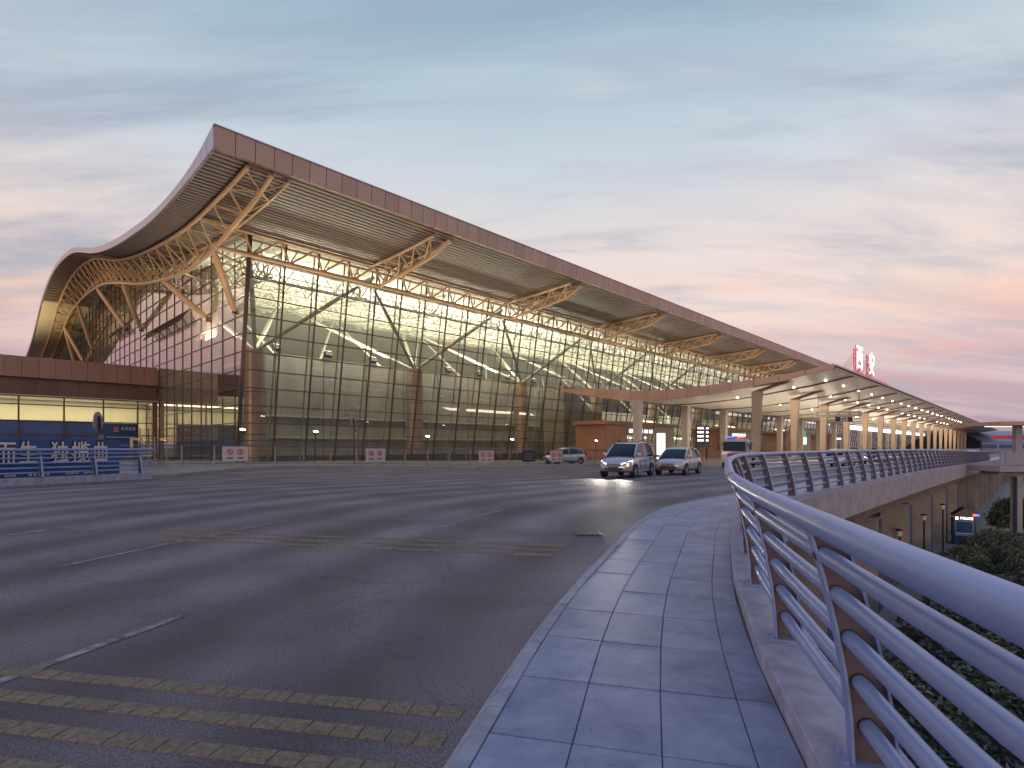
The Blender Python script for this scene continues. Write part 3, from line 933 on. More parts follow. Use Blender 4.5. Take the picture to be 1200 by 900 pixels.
# tilted vent sashes on the side wall
for i, (D, z) in enumerate([(64.4, 14), (67.4, 14), (70.4, 14), (73.4, 14), (76.4, 14), (91.4, 17), (94.4, 17), (97.4, 17)]):
    Mx = B @ Matrix.Translation((S0 - .08, D, z + 1.45)) @ Matrix.Rotation(R(32), 4, 'Y')
    sh = block('vent_sash', (0, 0, -.72), (.05, 2.7, 1.4), 'glass_side', sw, Mx)
    for y in (-1.36, 1.36): block('sash_frame', (0, y, -.72), (.08, .07, 1.44), 'mullion', sh, Mx)
    for z_ in (-.03, -1.41): block('sash_frame', (0, 0, z_), (.08, 2.7, .07), 'mullion', sh, Mx)

# --- horizontal truss along the front
ft = new('front_truss', None, term, MW[term.name])
DB, ZB, DT = 46.0, 17.0, 45.75
sL, sR = 14.7, 150.0
tube('chord', W(sL, DB, ZB), W(sR, DB, ZB), .19, 'truss', ft, 12)
ZT = ZS(DT) - .22
tube('chord', W(sL - 1.2, DT, ZT), W(sR, DT, ZT), .15, 'truss', ft, 12)
tube('chord', W(sL, 47.0, ZT - .1), W(sR, 47.0, ZT - .1), .11, 'truss', ft, 8)
s = S0 - 3
while s < sR:
    t = s + 2.25
    if s >= sL - .5: tube('brace', W(s, DB, ZB), W(t, DT, ZT), .085, 'truss', ft, 8)
    if t >= sL - 1: tube('brace', W(t, DT, ZT), W(s + 3, DB, ZB), .085, 'truss', ft, 8)
    if s < 110:
        tube('brace', W(s + 3, DB, ZB), W(s + 3 + 1.2, 47.0, ZT - .1), .06, 'truss', ft, 6)
    s += 3
beam('edge_beam', W(S0, 47.15, 17.05), W(sR, 47.15, 17.05), .3, .22, 'mullion', ft)

# --- cantilever bracket trusses on the front
SK = [29.2 + 18.45 * k for k in range(8)]
for sk in SK:
    br = new('bracket_truss', None, term, B @ Matrix.Translation((sk, DB, ZB)))
    tipD = 36.3
    U1 = [W(sk - .95, d, ZS(d) - .22) for d in (45.75, 41, tipD)]
    U2 = [W(sk + .95, d, ZS(d) - .22) for d in (45.75, 41, tipD)]
    Lc = [W(sk, DB, ZB), W(sk, 37.9, 17.85), W(sk + .4, 35.9, 18.95)]
    for ch, r in ((U1, .14), (U2, .12), (Lc, .15)):
        mb = MB(); mb.tube(ch, r, 10); mb.build('chord', 'truss', br, smooth=True)
    n = 4
    for i in range(n + 1):
        d = 45.75 + (tipD + .5 - 45.75) * i / n
        dl = DB + (37.9 - DB) * min(1, (i + .5) / n); zl = ZB + .85 * (DB - dl) / (DB - 37.9)
        for side in (-.95, .95):
            tube('brace', W(sk + side, d, ZS(d) - .22), W(sk, dl, zl), .07, 'truss', br, 7)
            if i > 0:
                dl0 = DB + (37.9 - DB) * (i - .5) / n; zl0 = ZB + .85 * (DB - dl0) / (DB - 37.9)
                tube('brace', W(sk, dl0, zl0), W(sk + side, d, ZS(d) - .22), .07, 'truss', br, 7)
        tube('tie', W(sk - .95, d, ZS(d) - .22), W(sk + .95, d, ZS(d) - .22), .06, 'truss', br, 7)

# --- gable truss following the wave
gt = new('gable_truss', None, term, B @ Matrix.Translation((14.7, 47, 15)))
_zl = hermite([(35.9, 17.65), (38.9, 16.85), (42.8, 16.25), (46.9, 15.6), (52, 15.35), (59, 15.95), (70, 17.6), (81, 20.0), (92, 22.0), (107.6, 23.0), (119.7, 22.6), (129.5, 20.6), (142, 18), (152, 15.5)])


def GL(D): return W(14.7, D, _zl(D) + EYE)


def GO(D): return W(13.2, D, ZS(D) - .2)


def GI(D): return W(15.9, D, ZS(D) - .2)


dd = list(np.arange(35.9, 146, .8))
for fn, r in ((GL, .165), (GO, .145), (GI, .11)):
    mb = MB(); mb.tube([fn(d) for d in dd], r, 10); mb.build('chord', 'truss', gt, smooth=True)
d = 36.2
while d < 143:
    b = 3.1
    for fn in (GO, GI):
        tube('brace', fn(d), GL(d + b / 2), .07, 'truss', gt, 7); tube('brace', GL(d + b / 2), fn(d + b), .07, 'truss', gt, 7)
    tube('tie', GO(d), GI(d), .06, 'truss', gt, 7)
    d += b
for (da, db, zb) in [(47.2, 49.7, 13.1), (61.8, 56.6, 13.5), (79.2, 82.4, 16.4), (95.6, 90.5, 17.6), (112, 115.6, 17.9), (126, 124.5, 16.8), (126, 131, 15.5)]:
    a, q = GL(da), W(S0 - .1, db, zb)
    mid1, mid2 = a.lerp(q, .12), a.lerp(q, .9)
    mb = MB(); mb.tube([a, mid1, a.lerp(q, .5), mid2, q], [.16, .27, .29, .27, .16], 12); st = mb.build('wall_strut', 'truss', gt, smooth=True)
    block('strut_shoe', (0, 0, 0), (.35, .3, .5), 'mullion', gt, Matrix.Translation(q) @ B)
    tube('wall_tie', a, W(S0, da + 1.5, _zl(da) + EYE - .1), .10, 'truss', gt, 8)
for da in (55, 68, 74, 86, 103):
    tube('wall_tie', GL(da), W(S0, da + 1.8, _zl(da) + EYE - .1), .09, 'truss', gt, 8)

# --- interior
hall = new('hall_interior', None, term, B @ Matrix.Translation((60, 60, 0)))
mb = MB(); mb.box((S0 + 3.2, 56, -.5), (66, 56.4, 11.0), B)
iw = mb.build('partition_wall', 'screen_wall', hall)
for z in (2.4, 4.6):
    beam('partition_band', W(S0 + 3.2, 55.9, z), W(66, 55.9, z), .3, .16, 'steel_in', hall)
for i in range(9):
    beam('partition_joint', W(S0 + 6 + i * 5.2, 55.97, 0), W(S0 + 6 + i * 5.2, 55.97, 11), .06, .05, 'dark_hall', hall)
mb = MB(); mb.hexa([W(64, 51, -.5), W(82, 51, -.5), W(82, 55, -.5), W(64, 55, -.5)], [W(64, 51, 10.5), W(66, 51, 10.5), W(66, 55, 10.5), W(64, 55, 10.5)])
mb.build('stair_flank', 'screen_wall', hall)
mb = MB(); mb.box((S0 + 4, 56.4, 10.0), (66, 100, 10.5), B); mb.build('mezzanine_floor', 'steel_in', hall)
mb = MB(); mb.box((S0 + 1, 104, -1), (S_FAR, 104.5, 13), B); mb.build('rear_wall', 'steel_white', hall)
for i in range(26):
    block('wall_panel_joint', (0, 0, 0), (.3, .12, 12), 'steel_in', hall, B @ Matrix.Translation((70 + i * 7, 103.9, 6)))
mb = MB(); mb.box((S0 + 3, 51.5, -.6), (S0 + 45, 55.8, .6), B); mb.build('plinth', 'dark_hall', hall)
# counters/islands beyond the partition
for i in range(7):
    s = 78 + i * 22
    block('check_in_island', (0, 0, 1.7), (10, 16, 3.4), 'steel_in', hall, B @ Matrix.Translation((s, 74, 0)))
    block('island_light', (0, 0, 3.6), (10.4, 16.4, .4), 'white_emit', hall, B @ Matrix.Translation((s, 74, 0)))
# columns with V struts
COLS = [20.2, 38.5, 57, 75.4, 93.8, 112.3, 130.8, 149.2]
for i, sc in enumerate(COLS):
    D = 53.2
    mb = MB(); mb.tube([W(sc, D, -.6), W(sc, D, 10.6)], [1.0, .95], 24); mb.build('column', 'col_brown', hall, smooth=True)
    for z in (2.6, 4.6, 6.6, 8.6):
        mb = MB(); mb.tube([W(sc, D, z - .05), W(sc, D, z + .05)], 1.03, 24); mb.build('column_joint', 'dark_hall', hall)
    for (ds, dz_) in ((-9.2, 0), (9.2, 0)):
        q = W(sc + ds if sc + ds > S0 + .6 else S0 + .6, 48.2, 18.2)
        mb = MB(); mb.tube([W(sc, D, 10.5), W(sc, D, 10.5).lerp(q, .5), q], [.15, .24, .14], 12); mb.build('column_strut', 'steel_in', hall, smooth=True)
        q = W(max(S0 + .8, sc + ds * .9), 68, ZS(68) - 2.6)
        mb = MB(); mb.tube([W(sc, D, 10.5), W(sc, D, 10.5).lerp(q, .5), q], [.13, .2, .12], 12); mb.build('column_strut', 'steel_in', hall, smooth=True)
    for D2 in (80,):
        if i > 2:
            mb = MB(); mb.tube([W(sc, D2, -.6), W(sc, D2, 10.6)], [.9, .85], 20); mb.build('column', 'steel_white', hall, smooth=True)
        for ds in (-9.2, 9.2):
            q = W(max(S0 + .8, sc + ds), D2 + 10, ZS(D2 + 10) - 2.6)
            mb = MB(); mb.tube([W(sc, D2, 10.5), W(sc, D2, 10.5).lerp(q, .5), q], [.13, .2, .12], 10); mb.build('column_strut', 'steel_in', hall, smooth=True)


def lattice(A, Bf, n, r, m, parent, name):
    """one ceiling truss between two chord functions of 0..1"""
    mb = MB()
    mb.tube([A(i / n) for i in range(n + 1)], r, 8); mb.tube([Bf(i / n) for i in range(n + 1)], r, 8)
    for i in range(n):
        mb.tube([A(i / n), Bf((i + .5) / n)], r * .6, 6); mb.tube([Bf((i + .5) / n), A((i + 1) / n)], r * .6, 6)
    return mb.build(name, m, parent, smooth=True)


for k, s in enumerate([S0 + 2.5] + [29.2 + 9.22 * k for k in range(14)]):
    for o in (-.9, .9):
        lattice(lambda t: W(s + o, 48.5 + 50 * t, ZS(48.5 + 50 * t) - .4), lambda t: W(s, 48.5 + 50 * t, ZS(48.5 + 50 * t) - 2.7), 20, .13, 'steel_white', hall, 'ceiling_truss')
for D in (51, 57, 63.5, 70, 78):
    lattice(lambda t: W(S0 + 1 + 140 * t, D, ZS(D) - .5), lambda t: W(S0 + 1 + 140 * t, D, ZS(D) - 2.3), 56, .10, 'steel_in', hall, 'purlin_truss')
# uplighters standing on the partition, and the hall lamps they stand for
for i in range(8):
    s = S0 + 6 + i * 5.6
    up = new('uplighter', None, hall, B @ Matrix.Translation((s, 55.6, 11.2)))
    block('lamp_housing', (0, 0, .35), (.8, .5, .55), 'black', up, B @ Matrix.Translation((s, 55.6, 11.2)) @ Matrix.Rotation(R(-25), 4, 'X'))
    block('lamp_face', (0, 0, .64), (.7, .42, .04), 'lamp_emit', up, B @ Matrix.Translation((s, 55.6, 11.2)) @ Matrix.Rotation(R(-25), 4, 'X'))
WARM = (1.0, .965, .80)
UPR = B @ Matrix.Rotation(R(180), 4, 'X')
for s, w, D, z, p in [(30, 26, 58, 12, 5200), (55, 24, 58, 12, 5200), (82, 26, 66, 8, 6500), (112, 30, 66, 8, 6500), (150, 40, 66, 8, 7000), (205, 60, 66, 8, 8000), (290, 90, 66, 8, 9000), (375, 80, 66, 8, 9000), (45, 40, 82, 12, 6500)]:
    lamp('hall_uplight', 'AREA', W(s, D, z), p * 1.75, WARM, hall, UPR, shape='RECTANGLE', size=w, size_y=3.0)
for s in (30, 55):          # added lamps without fixtures, lighting the partition's upper part
    lamp('wall_washer', 'AREA', W(s, 52.6, 15.2), 900, (1, .95, .78), hall, B @ Matrix.Rotation(R(38), 4, 'X'), shape='RECTANGLE', size=24, size_y=.6, spread=R(110))
for s in (84, 112, 140, 175):
    lamp('hall_downlight', 'AREA', W(s, 60, 13), 2600, (1, .96, .82), hall, B, shape='RECTANGLE', size=20, size_y=6)

# ------------------------------------------------------------------ floodlights on short poles before the glass
for i, (s, D) in enumerate([(15.6, 43.5), (21.4, 43.5), (33, 43.5), (44.5, 43), (58, 41)]):
    z0 = HW(s, D) + .04; p = W(s, D, z0)
    lab = ['floodlight on a short pole before the glass corner of the terminal', 'floodlight on a short pole, second from the terminal corner', 'floodlight on a short pole before the middle of the dark glazing',
           'floodlight on a short pole, fourth from the terminal corner', 'floodlight on a short pole nearest the brown entrance box'][i]
    t = thing('floodlight', lab, 'floodlight', loc=p, group='floodlights before the terminal')
    tube('pole', p, p + Vector((0, 0, 2.3)), .05, 'dark_metal', t)
    hx = Matrix.Translation(p + Vector((0, 0, 2.45))) @ B @ Matrix.Rotation(R(28), 4, 'X')
    block('lamp_housing', (0, 0, 0), (.36, .26, .2), 'dark_metal', t, hx)
    block('lamp_face', (0, 0, .12), (.30, .2, .05), 'lamp_emit', t, hx)
    lamp('flood_lamp', 'SPOT', p + Vector((0, 0, 2.75)), 2200 if i else 2200, (1, .80, .56), t, B @ Matrix.Rotation(R(180 + (14 if i else 6)), 4, 'X'), spot_size=R(130), spot_blend=.9, shadow_soft_size=.18)

for i, s in enumerate((72, 93, 114, 135)):  # lamps added out of view to brighten the distant soffit and brackets
    p = W(s, 40.5, 9.15)
    t = thing('canopy_floodlight', ['floodlight on the canopy roof nearest its pointed tip', 'floodlight on the canopy roof, second from its pointed tip', 'floodlight on the canopy roof, third from its pointed tip', 'floodlight on the canopy roof, farthest from its pointed tip'][i],
              'floodlight', loc=p, group='floodlights on the canopy roof')
    block('lamp_housing', (s, 40.5, 9.25), (.4, .3, .25), 'dark_metal', t, B); block('lamp_face', (s, 40.5, 9.4), (.34, .24, .05), 'lamp_emit', t, B)
    lamp('flood_lamp', 'SPOT', W(s, 40.5, 9.6), 1500, (1, .86, .66), t, B @ Matrix.Rotation(R(180), 4, 'X'), spot_size=R(150), spot_blend=.9, shadow_soft_size=.2)

# ================================================================== LOW BLOCK at the left
low_ = thing('low_wing', 'low flat-roofed wing with brown panel fascia joined to the glass terminal', 'building', Mx=B @ Matrix.Translation((0, 74.5, .3)))
DL = 74.5
for i in range(22):                    # fascia panels
    s1 = S0 - .1 - i * 1.32; s0 = s1 - 1.32
    block('fascia_panel', ((s0 + s1) / 2, DL - .1, 9.62), (1.29, .2, 2.1), 'brown_wall', low_, B)
for i in range(16):
    s1 = S0 - .1 - i * 1.8; s0 = s1 - 1.8
    block('louvre_panel', ((s0 + s1) / 2, DL + .35, 7.65), (1.78, .2, 1.84), 'brown_dark', low_, B)
block('roof_slab', (S0 - 20, DL + 36, 10.4), (39.8, 72, .3), 'brown_dark', low_, B)
block('soffit_strip', (S0 - 20, DL + .1, 6.66), (39.8, .6, .1), 'brown_dark', low_, B)
block('end_post', (S0 - .35, DL + .2, 3.5), (.5, .5, 6.3), 'brown_dark', low_, B)
ws = [S0 - .6, S0 - 2.0, S0 - 5.2, S0 - 8.6, S0 - 12.2, S0 - 16, S0 - 20, S0 - 24]
for a, b in zip(ws, ws[1:]):
    for z0, z1, m in ((5.85, 6.6, 'glass_clear'), (4.2, 5.8, 'glass_clear'), (2.75, 4.1, 'glass_blue'), (.4, 2.7, 'glass_blue')):
        if a > S0 - 1 and z1 < 4.2: continue
        block('window_pane', ((a + b) / 2, DL + .3, (z0 + z1) / 2), (a - b - .1, .04, z1 - z0), m, low_, B)
    block('window_mullion', (b, DL + .25, 3.4), (.14, .25, 6.5), 'mullion', low_, B)
for z in (4.15, 5.82, 2.72): block('window_transom', (S0 - 13, DL + .24, z), (25, .2, .11), 'mullion', low_, B)
block('rear_room_wall', (S0 - 14, DL + 6, 4.4), (28, .2, 5.0), 'cream', low_, B)
block('room_ceiling', (S0 - 14, DL + 3, 6.75), (28, 5.6, .1), 'ceiling', low_, B)
block('room_floor', (S0 - 14, DL + 3, .34), (28, 5.6, .1), 'cream', low_, B)
dr = block('glass_door', (S0 - 1.35, DL + .3, 1.9), (.75, .05, 3.3), 'glass_clear', low_, B)
for o in (-.42, .42): block('door_frame', (S0 - 1.35 + o, DL + .28, 1.9), (.09, .12, 3.4), 'mullion', dr, B)
lamp('room_lamp', 'AREA', W(S0 - 12, DL + 3, 6.6), 1100, (1, .86, .52), low_, B, shape='RECTANGLE', size=24, size_y=3)
# blue name board by the door
nb = thing('name_board', 'blue board with orange mark and pale characters beside the wing door', 'sign', loc=W(S0 - 4, DL, 3.3))
block('panel', (S0 - 3.9, DL - .08, 3.3), (3.4, .12, 1.5), 'board_blue', nb, B)
for z in (2.52, 4.08): block('frame', (S0 - 3.9, DL - .1, z), (3.5, .16, .07), 'letter_cream', nb, B)
block('frame', (S0 - 5.62, DL - .1, 3.3), (.07, .16, 1.6), 'letter_cream', nb, B)
block('orange_mark', (S0 - 4.1, DL - .16, 3.5), (.42, .04, .36), 'orange', nb, B)
block('mark_line', (S0 - 4.1, DL - .16, 3.2), (.5, .04, .07), 'letter_cream', nb, B)
for i in range(4):
    for dz_ in (-.13, 0, .13):
        block('character_stroke', (S0 - 3.5 + i * .36, DL - .16, 3.5 + dz_), (.26, .03, .055), 'letter_cream', nb, B)
    block('character_stroke', (S0 - 3.5 + i * .36, DL - .162, 3.5), (.05, .03, .32), 'letter_cream', nb, B)
# unseen floodlights added behind the parapet of the wing to light the gable
for i, (s, D, p) in enumerate([(9, 82, 1800), (6, 122, 9500)]):
    q = W(s, D, 10.6)
    t = thing('roof_floodlight', ['roof floodlight just behind the parapet of the low wing', 'roof floodlight far back on the low wing roof'][i], 'floodlight', loc=q, group='floodlights on the low wing roof')
    block('lamp_housing', (s, D, 10.75), (.5, .4, .3), 'dark_metal', t, B)
    block('lamp_face', (s, D, 10.93), (.42, .32, .05), 'lamp_emit', t, B)
    lamp('flood_lamp', 'SPOT', W(s, D, 11.2), p, (1, .80, .46), t, B @ Matrix.Rotation(R(180), 4, 'X') @ Matrix.Rotation(R(20), 4, 'Y'), spot_size=R(140), spot_blend=.9, shadow_soft_size=.2)

# blue hoarding with characters just behind the left railing
ha, hb = Vector((-21.9, 13.5, 0)), Vector((-18.35, 25.5, 0))
hd = (hb - ha).normalized(); hn = Vector((hd.y, -hd.x, 0)); hl = (hb - ha).length
hz = .19
Hm = Matrix(((hd.x, -hn.x, 0, ha.x), (hd.y, -hn.y, 0, ha.y), (0, 0, 1, hz), (0, 0, 0, 1)))      # x along, -y to the road
ho = thing('hoarding', 'blue advertising hoarding with large cream Chinese characters behind the railing', 'billboard', Mx=Hm)
n = 5
for i in range(n):
    block('board_panel', (hl * (i + .5) / n, 0, .79), (hl / n - .012, .06, 1.62), 'board_blue', ho, Hm)
    block('board_post', (hl * (i + .5) / n, .09, .7), (.08, .08, 1.7), 'dark_metal', ho, Hm)
TX = Matrix.Rotation(R(90), 4, 'X')


for ch, pa, pb in (('而', 7.65, 8.30), ('生', 8.41, 9.05), ('独', 9.58, 10.25), ('揽', 10.39, 11.14), ('曲', 11.29, 11.94)):
    u0, u1 = pa, pb; w = u1 - u0
    for m, y, off, ex in (('letter_edge', -.045, .045, .012), ('letter_cream', -.062, .012, .014)):
        me = text_mesh(ch, m, 1.0, ex, off)
        new('character' if m == 'letter_cream' else 'character_outline', me, ho, Hm @ Matrix.Translation(((u0 + u1) / 2, y, .98)) @ TX @ Matrix.Diagonal((w / .92, .98, 1, 1)))
for u0, u1 in ((7.93, 8.33), (8.74, 9.55), (10.15, 10.7), (10.88, 11.44)):
    k = 5
    for i in range(k):
        block('small_print', (u0 + (u1 - u0) * (i + .5) / k, -.04, .16), ((u1 - u0) / k * .6, .02, .09), 'letter_cream', ho, Hm)
# translucent side screen at the end of the hoarding
q = W(0, 0); gp = thing('glass_screen', 'pale blue glass screen standing beside the end of the hoarding', 'screen', loc=(-18.4, 26.2, .35))
for i in range(3):
    block('pane', (-17.95 + i * .42, 26.0 + i * .28, 1.15), (.48, .02, 1.5), 'glass_clear', gp, None)
    tube('post', (-17.7 + i * .42, 26.12 + i * .28, .3), (-17.7 + i * .42, 26.12 + i * .28, 1.95), .025, 'grey_metal', gp)

# ------------------------------------------------------------------ forecourt fence with notice boards
FP = [Vector(p) for p in ((-23.5, 32.3, 0), (-20.6, 33.2, 0), (-14.5, 36.2, 0), (-3.3, 42.5, 0), (6.75, 48.3, 0), (12.4, 51.6, 0))]
FU = [0]
for a, b in zip(FP, FP[1:]): FU.append(FU[-1] + (b - a).length)


def fp(u, z=0):
    x, y = np.interp(u, FU, [p.x for p in FP]), np.interp(u, FU, [p.y for p in FP])
    return Vector((x, y, H(x, y) + .04 + z))


fe = thing('forecourt_fence', 'thin metal post and rail fence along the far side of the road', 'fence', loc=fp(0))
u = 0
while u < FU[-1]:
    block('post', fp(u, .62), (.075, .06, 1.24), 'fence_post', fe); u += 1.75
us = u_list(0, FU[-1], 1.75)
for z, r, m in ((1.24, .04, 'fence_rail'), (.92, .012, 'fence_rail'), (.62, .012, 'fence_rail'), (.32, .012, 'fence_rail'), (.12, .02, 'fence_rail')):
    mb = MB(); mb.tube([fp(q, z) for q in us], r, 8); mb.build('rail', m, fe, smooth=True)


for i, (u, w, m) in enumerate([(6.4, 1.45, 'sign_white'), (15.3, 1.4, 'sign_white'), (24.1, 1.3, 'sign_white'), (28.05, 1.25, 'dark_metal'), (30.8, 1.2, 'sign_white')]):
    c = fp(u, .72); d = (fp(u + .2) - fp(u - .2)).normalized(); ang = math.atan2(d.y, d.x)
    Mx = Matrix.Translation(c) @ Matrix.Rotation(ang, 4, 'Z')
    lab = ['white notice with two red prohibition signs on the fence before the terminal corner', 'white notice with two red prohibition signs on the fence, second from the left', 'white notice with two red prohibition signs on the fence, third from the left',
           'dark notice board with red lines on the forecourt fence', 'white prohibition notice on the fence nearest the parked car'][i]
    t = thing('fence_notice', lab, 'sign', Mx=Mx, group='notices hung on the fence')
    block('panel', (0, -.09, 0), (w, .03, .92), m, t, Mx)
    if m == 'sign_white':
        for sx in (-.3, .3):
            mb = MB(); n = 20
            ring = lambda r, y: [(sx + r * math.cos(2 * math.pi * k / n), y, .12 + r * math.sin(2 * math.pi * k / n)) for k in range(n)]
            mb.grid([ring(.2, -.107), ring(.2, -.12), ring(.15, -.12), ring(.15, -.107)], True); mb.build('red_ring', 'red', t, Mx)
            block('pictogram', (sx, -.11, .12), (.07, .01, .2), 'black', t, Mx)
            block('red_bar', (0, 0, 0), (.32, .012, .05), 'red', t, Mx @ Matrix.Translation((sx, -.116, .12)) @ Matrix.Rotation(R(45), 4, 'Y'))
            for k in range(3): block('caption', (sx - .12 + .12 * k, -.11, -.27), (.09, .01, .1), 'black', t, Mx)
    else:
        for k in range(3): block('notice_line', (0, -.11, .2 - .2 * k), (.7, .01, .06), 'fence_post', t, Mx)

# round road signs seen edge on
for i, (x, y, h) in enumerate([(-18.6, 24.65, 2.6), (-12.35, 42.7, 3.4)]):
    z0 = H(x, y) + .04
    t = thing('road_sign', ['dark pole with an edge-on round sign rising behind the hoarding', 'dark pole with an edge-on round sign standing before the glass front'][i], 'sign', loc=(x, y, z0), group='round signs on poles')
    tube('pole', (x, y, z0), (x, y, z0 + h), .05, 'dark_metal', t)
    ang = math.atan2(y, x) + R(90 + 68)
    Mx = Matrix.Translation((x, y, z0 + h - .15)) @ Matrix.Rotation(ang, 4, 'Z') @ Matrix.Rotation(R(90), 4, 'X')
    mb = MB(); mb.tube([(0, 0, .06), (0, 0, .10)], .45, 28); mb.build('sign_disc', 'grey_metal', t, Mx)
    mb = MB(); mb.tube([(0, 0, .101), (0, 0, .107)], .38, 28); mb.build('sign_face', 'board_blue', t, Mx)
    block('bracket', (0, 0, .03), (.1, .5, .06), 'dark_metal', t, Mx)
    block('junction_box', (x + .1, y, z0 + h - .85), (.22, .12, .2), 'dark_metal', t)

# ================================================================== DROP-OFF CANOPY
SC0, SC1 = 56.0, 325.0
_ct = hermite([(13.4, 8.95), (17, 8.42), (20.8, 8.12), (23.5, 7.95), (28, 7.78), (32.4, 7.8), (36, 8.15), (39.5, 8.62), (45.2, 8.95)])
_cb = hermite([(13.4, 8.6), (17, 7.95), (20.8, 7.45), (23.5, 7.1), (28, 6.8), (32.4, 6.72), (36, 7.05), (39.5, 7.6), (45.2, 8.75)])
can = thing('drop_off_canopy', 'long sagging canopy with lit cream soffit over the drop-off lanes', 'canopy', Mx=B @ Matrix.Translation((SC0, 30, 0)))
cd = list(np.linspace(13.4, 45.2, 24))
mb = MB(); mb.grid([[W(SC0, d, _ct(d)), W(SC1, d, _ct(d))] for d in cd]); croof = mb.build('roof_deck', 'fascia', can, smooth=True)
mb = MB(); mb.grid([[W(SC0 + .05, d, _cb(d)), W(SC1, d, _cb(d))] for d in cd]); csof = mb.build('soffit', 'canopy_soffit', can, smooth=True)
d = 13.4
while d < 45:
    e = min(45.15, d + 2.36); mb = MB(); g_ = .03
    mb.hexa([W(SC0 - .15, d + g_, _cb(d)), W(SC0 - .02, d + g_, _cb(d)), W(SC0 - .02, e - g_, _cb(e)), W(SC0 - .15, e - g_, _cb(e))],
            [W(SC0 - .15, d + g_, _ct(d) + .06), W(SC0 - .02, d + g_, _ct(d) + .06), W(SC0 - .02, e - g_, _ct(e) + .06), W(SC0 - .15, e - g_, _ct(e) + .06)])
    mb.build('fascia_panel', 'fascia', can); d = e
beam('edge_strip', W(SC0, 13.34, 8.86), W(SC1, 13.34, 8.86), .3, .12, 'fascia_cap', can)
beam('edge_light_strip', W(SC0 + .5, 13.5, 8.66), W(SC1, 13.5, 8.66), .18, .2, 'cream', can)
k = 0; s = SC0 + 7.2
while s < 210:
    mb = MB(); st = .09
    mb.grid([[W(s - st, d, _cb(d) + .02), W(s - st, d, _cb(d) - .12), W(s + st, d, _cb(d) - .12), W(s + st, d, _cb(d) + .02)] for d in cd[:-1]])
    mb.build('soffit_rib', 'canopy_rib', csof, smooth=False); s += 12; k += 1
for i in range(20):
    s = SC0 + 6 + i * 7.0
    for d in (15.6, 18.6, 24.5):
        mb = MB(); z = _cb(d); p = W(s, d, z)
        mb.tube([p + Vector((0, 0, -.02)), p + Vector((0, 0, -.07))], .11 if i < 8 else .16, 12); mb.build('downlight', 'down_emit', csof)
for s, w in ((70, 22), (100, 34), (145, 50), (205, 60)):
    lamp('canopy_downlight', 'AREA', W(s, 22, 6.9), 1100 * w / 22, (1, .82, .58), can, B, shape='RECTANGLE', size=w, size_y=10)
    lamp('kerb_uplight', 'AREA', W(s, 25, .5), 950 * w / 22, (1, .84, .62), can, UPR, shape='RECTANGLE', size=w, size_y=2)


def canopy_column(s):
    D = 20.7; z0 = HW(s, D) - .1; zt = 7.05; mb = MB()
    rows = []
    for z, wd, ws_, off in ((z0, .5, .58, 0), (z0 + 3, .62, .62, .0), (6.2, .85, .66, .06), (zt, .95, .7, .10)):
        rows.append([W(s - ws_ / 2, D - wd / 2 - off, z), W(s + ws_ / 2, D - wd / 2 - off, z), W(s + ws_ / 2, D + wd / 2 - off, z), W(s - ws_ / 2, D + wd / 2 - off, z)])
    mb.grid(rows, True); mb.f.append((len(mb.v) - 4, len(mb.v) - 3, len(mb.v) - 2, len(mb.v) - 1))
    c = mb.build('column', 'col_canopy', can)
    mb = MB(); rows = []
    for q, w in ((0, .68), (.5, .85), (1, 1.1)):
        D2 = D - .1 - 2.6 * q; zz = zt - .02 + (_cb(D2) - zt - .01) * min(1, .35 + .65 * q) if q else zt - .02
        rows.append([W(s - .33, D2 - .45, zz), W(s + .33, D2 - .45, zz), W(s + .33, D2 + .45, zz), W(s - .33, D2 + .45, zz)])
    mb.grid(rows, True); mb.build('column_arm', 'canopy_rib', c)


for i in range(19):
    canopy_column(57.2 + 12 * i if i < 12 else 57.2 + 12 * i)
for i in range(15):
    s = 55.5 + 12 * i; D = 33.4; z0 = HW(s, D)
    mb = MB(); rows = []
    for z, w in ((z0, .36), (z0 + .3, .36), (5.5, .45), (6.75, .5)):
        rows.append([W(s - w, D - w, z), W(s + w, D - w, z), W(s + w, D + w, z), W(s - w, D + w, z)])
    mb.grid(rows, True); mb.build('inner_column', 'col_inner', can, bevel=.06, seg=1)
# dark beam carrying the canopy over the inner columns
beam('spine_beam', W(SC0 + 1, 33.4, 6.85), W(SC1, 33.4, 6.85), .5, .36, 'girder', can)
# traffic island below the outer columns
mb = MB(); ss = [54.5] + list(np.arange(60, 320, 12))
mb.grid([[W(s, D, HW(s, D) + z) for D, z in ((19.2, -.14), (19.2, .04), (22.2, .04), (22.2, -.14))] for s in ss])
tag(mb.build('traffic_island', 'kerb'), kind='structure')

# glowing roof letters
rs = thing('roof_sign', 'two white glowing calligraphic characters on a red-lit frame above the canopy edge', 'sign', loc=W(68, 13.6, 8.9))
for ch, s, z in (('西', 66.5, 10.62), ('安', 72.2, 10.55)):
    Mx = B @ Matrix.Translation((s, 13.55, z)) @ TX
    new('character', text_mesh(ch, 'letter_emit', 2.75, .03, .02), rs, Mx @ Matrix.Shear('XY', 4, (0, 0)))
    new('character_edge', text_mesh(ch, 'red_emit', 2.75, .03, .05), rs, Mx @ Matrix.Translation((0, 0, -.12)))
    for q in (-1.1, -.4, .4, 1.1):
        tube('frame_post', W(s + q, 13.85, 8.8), W(s + q, 13.85, z + 1.1), .035, 'red', rs, 6)
        tube('frame_stay', W(s + q - 1.6, 15.0, 8.8), W(s + q, 13.85, z + .6), .02, 'red', rs, 6)
    for q in (-.9, 0, .9): tube('frame_rail', W(s - 1.3, 13.85, z + q), W(s + 1.3, 13.85, z + q), .03, 'red', rs, 6)
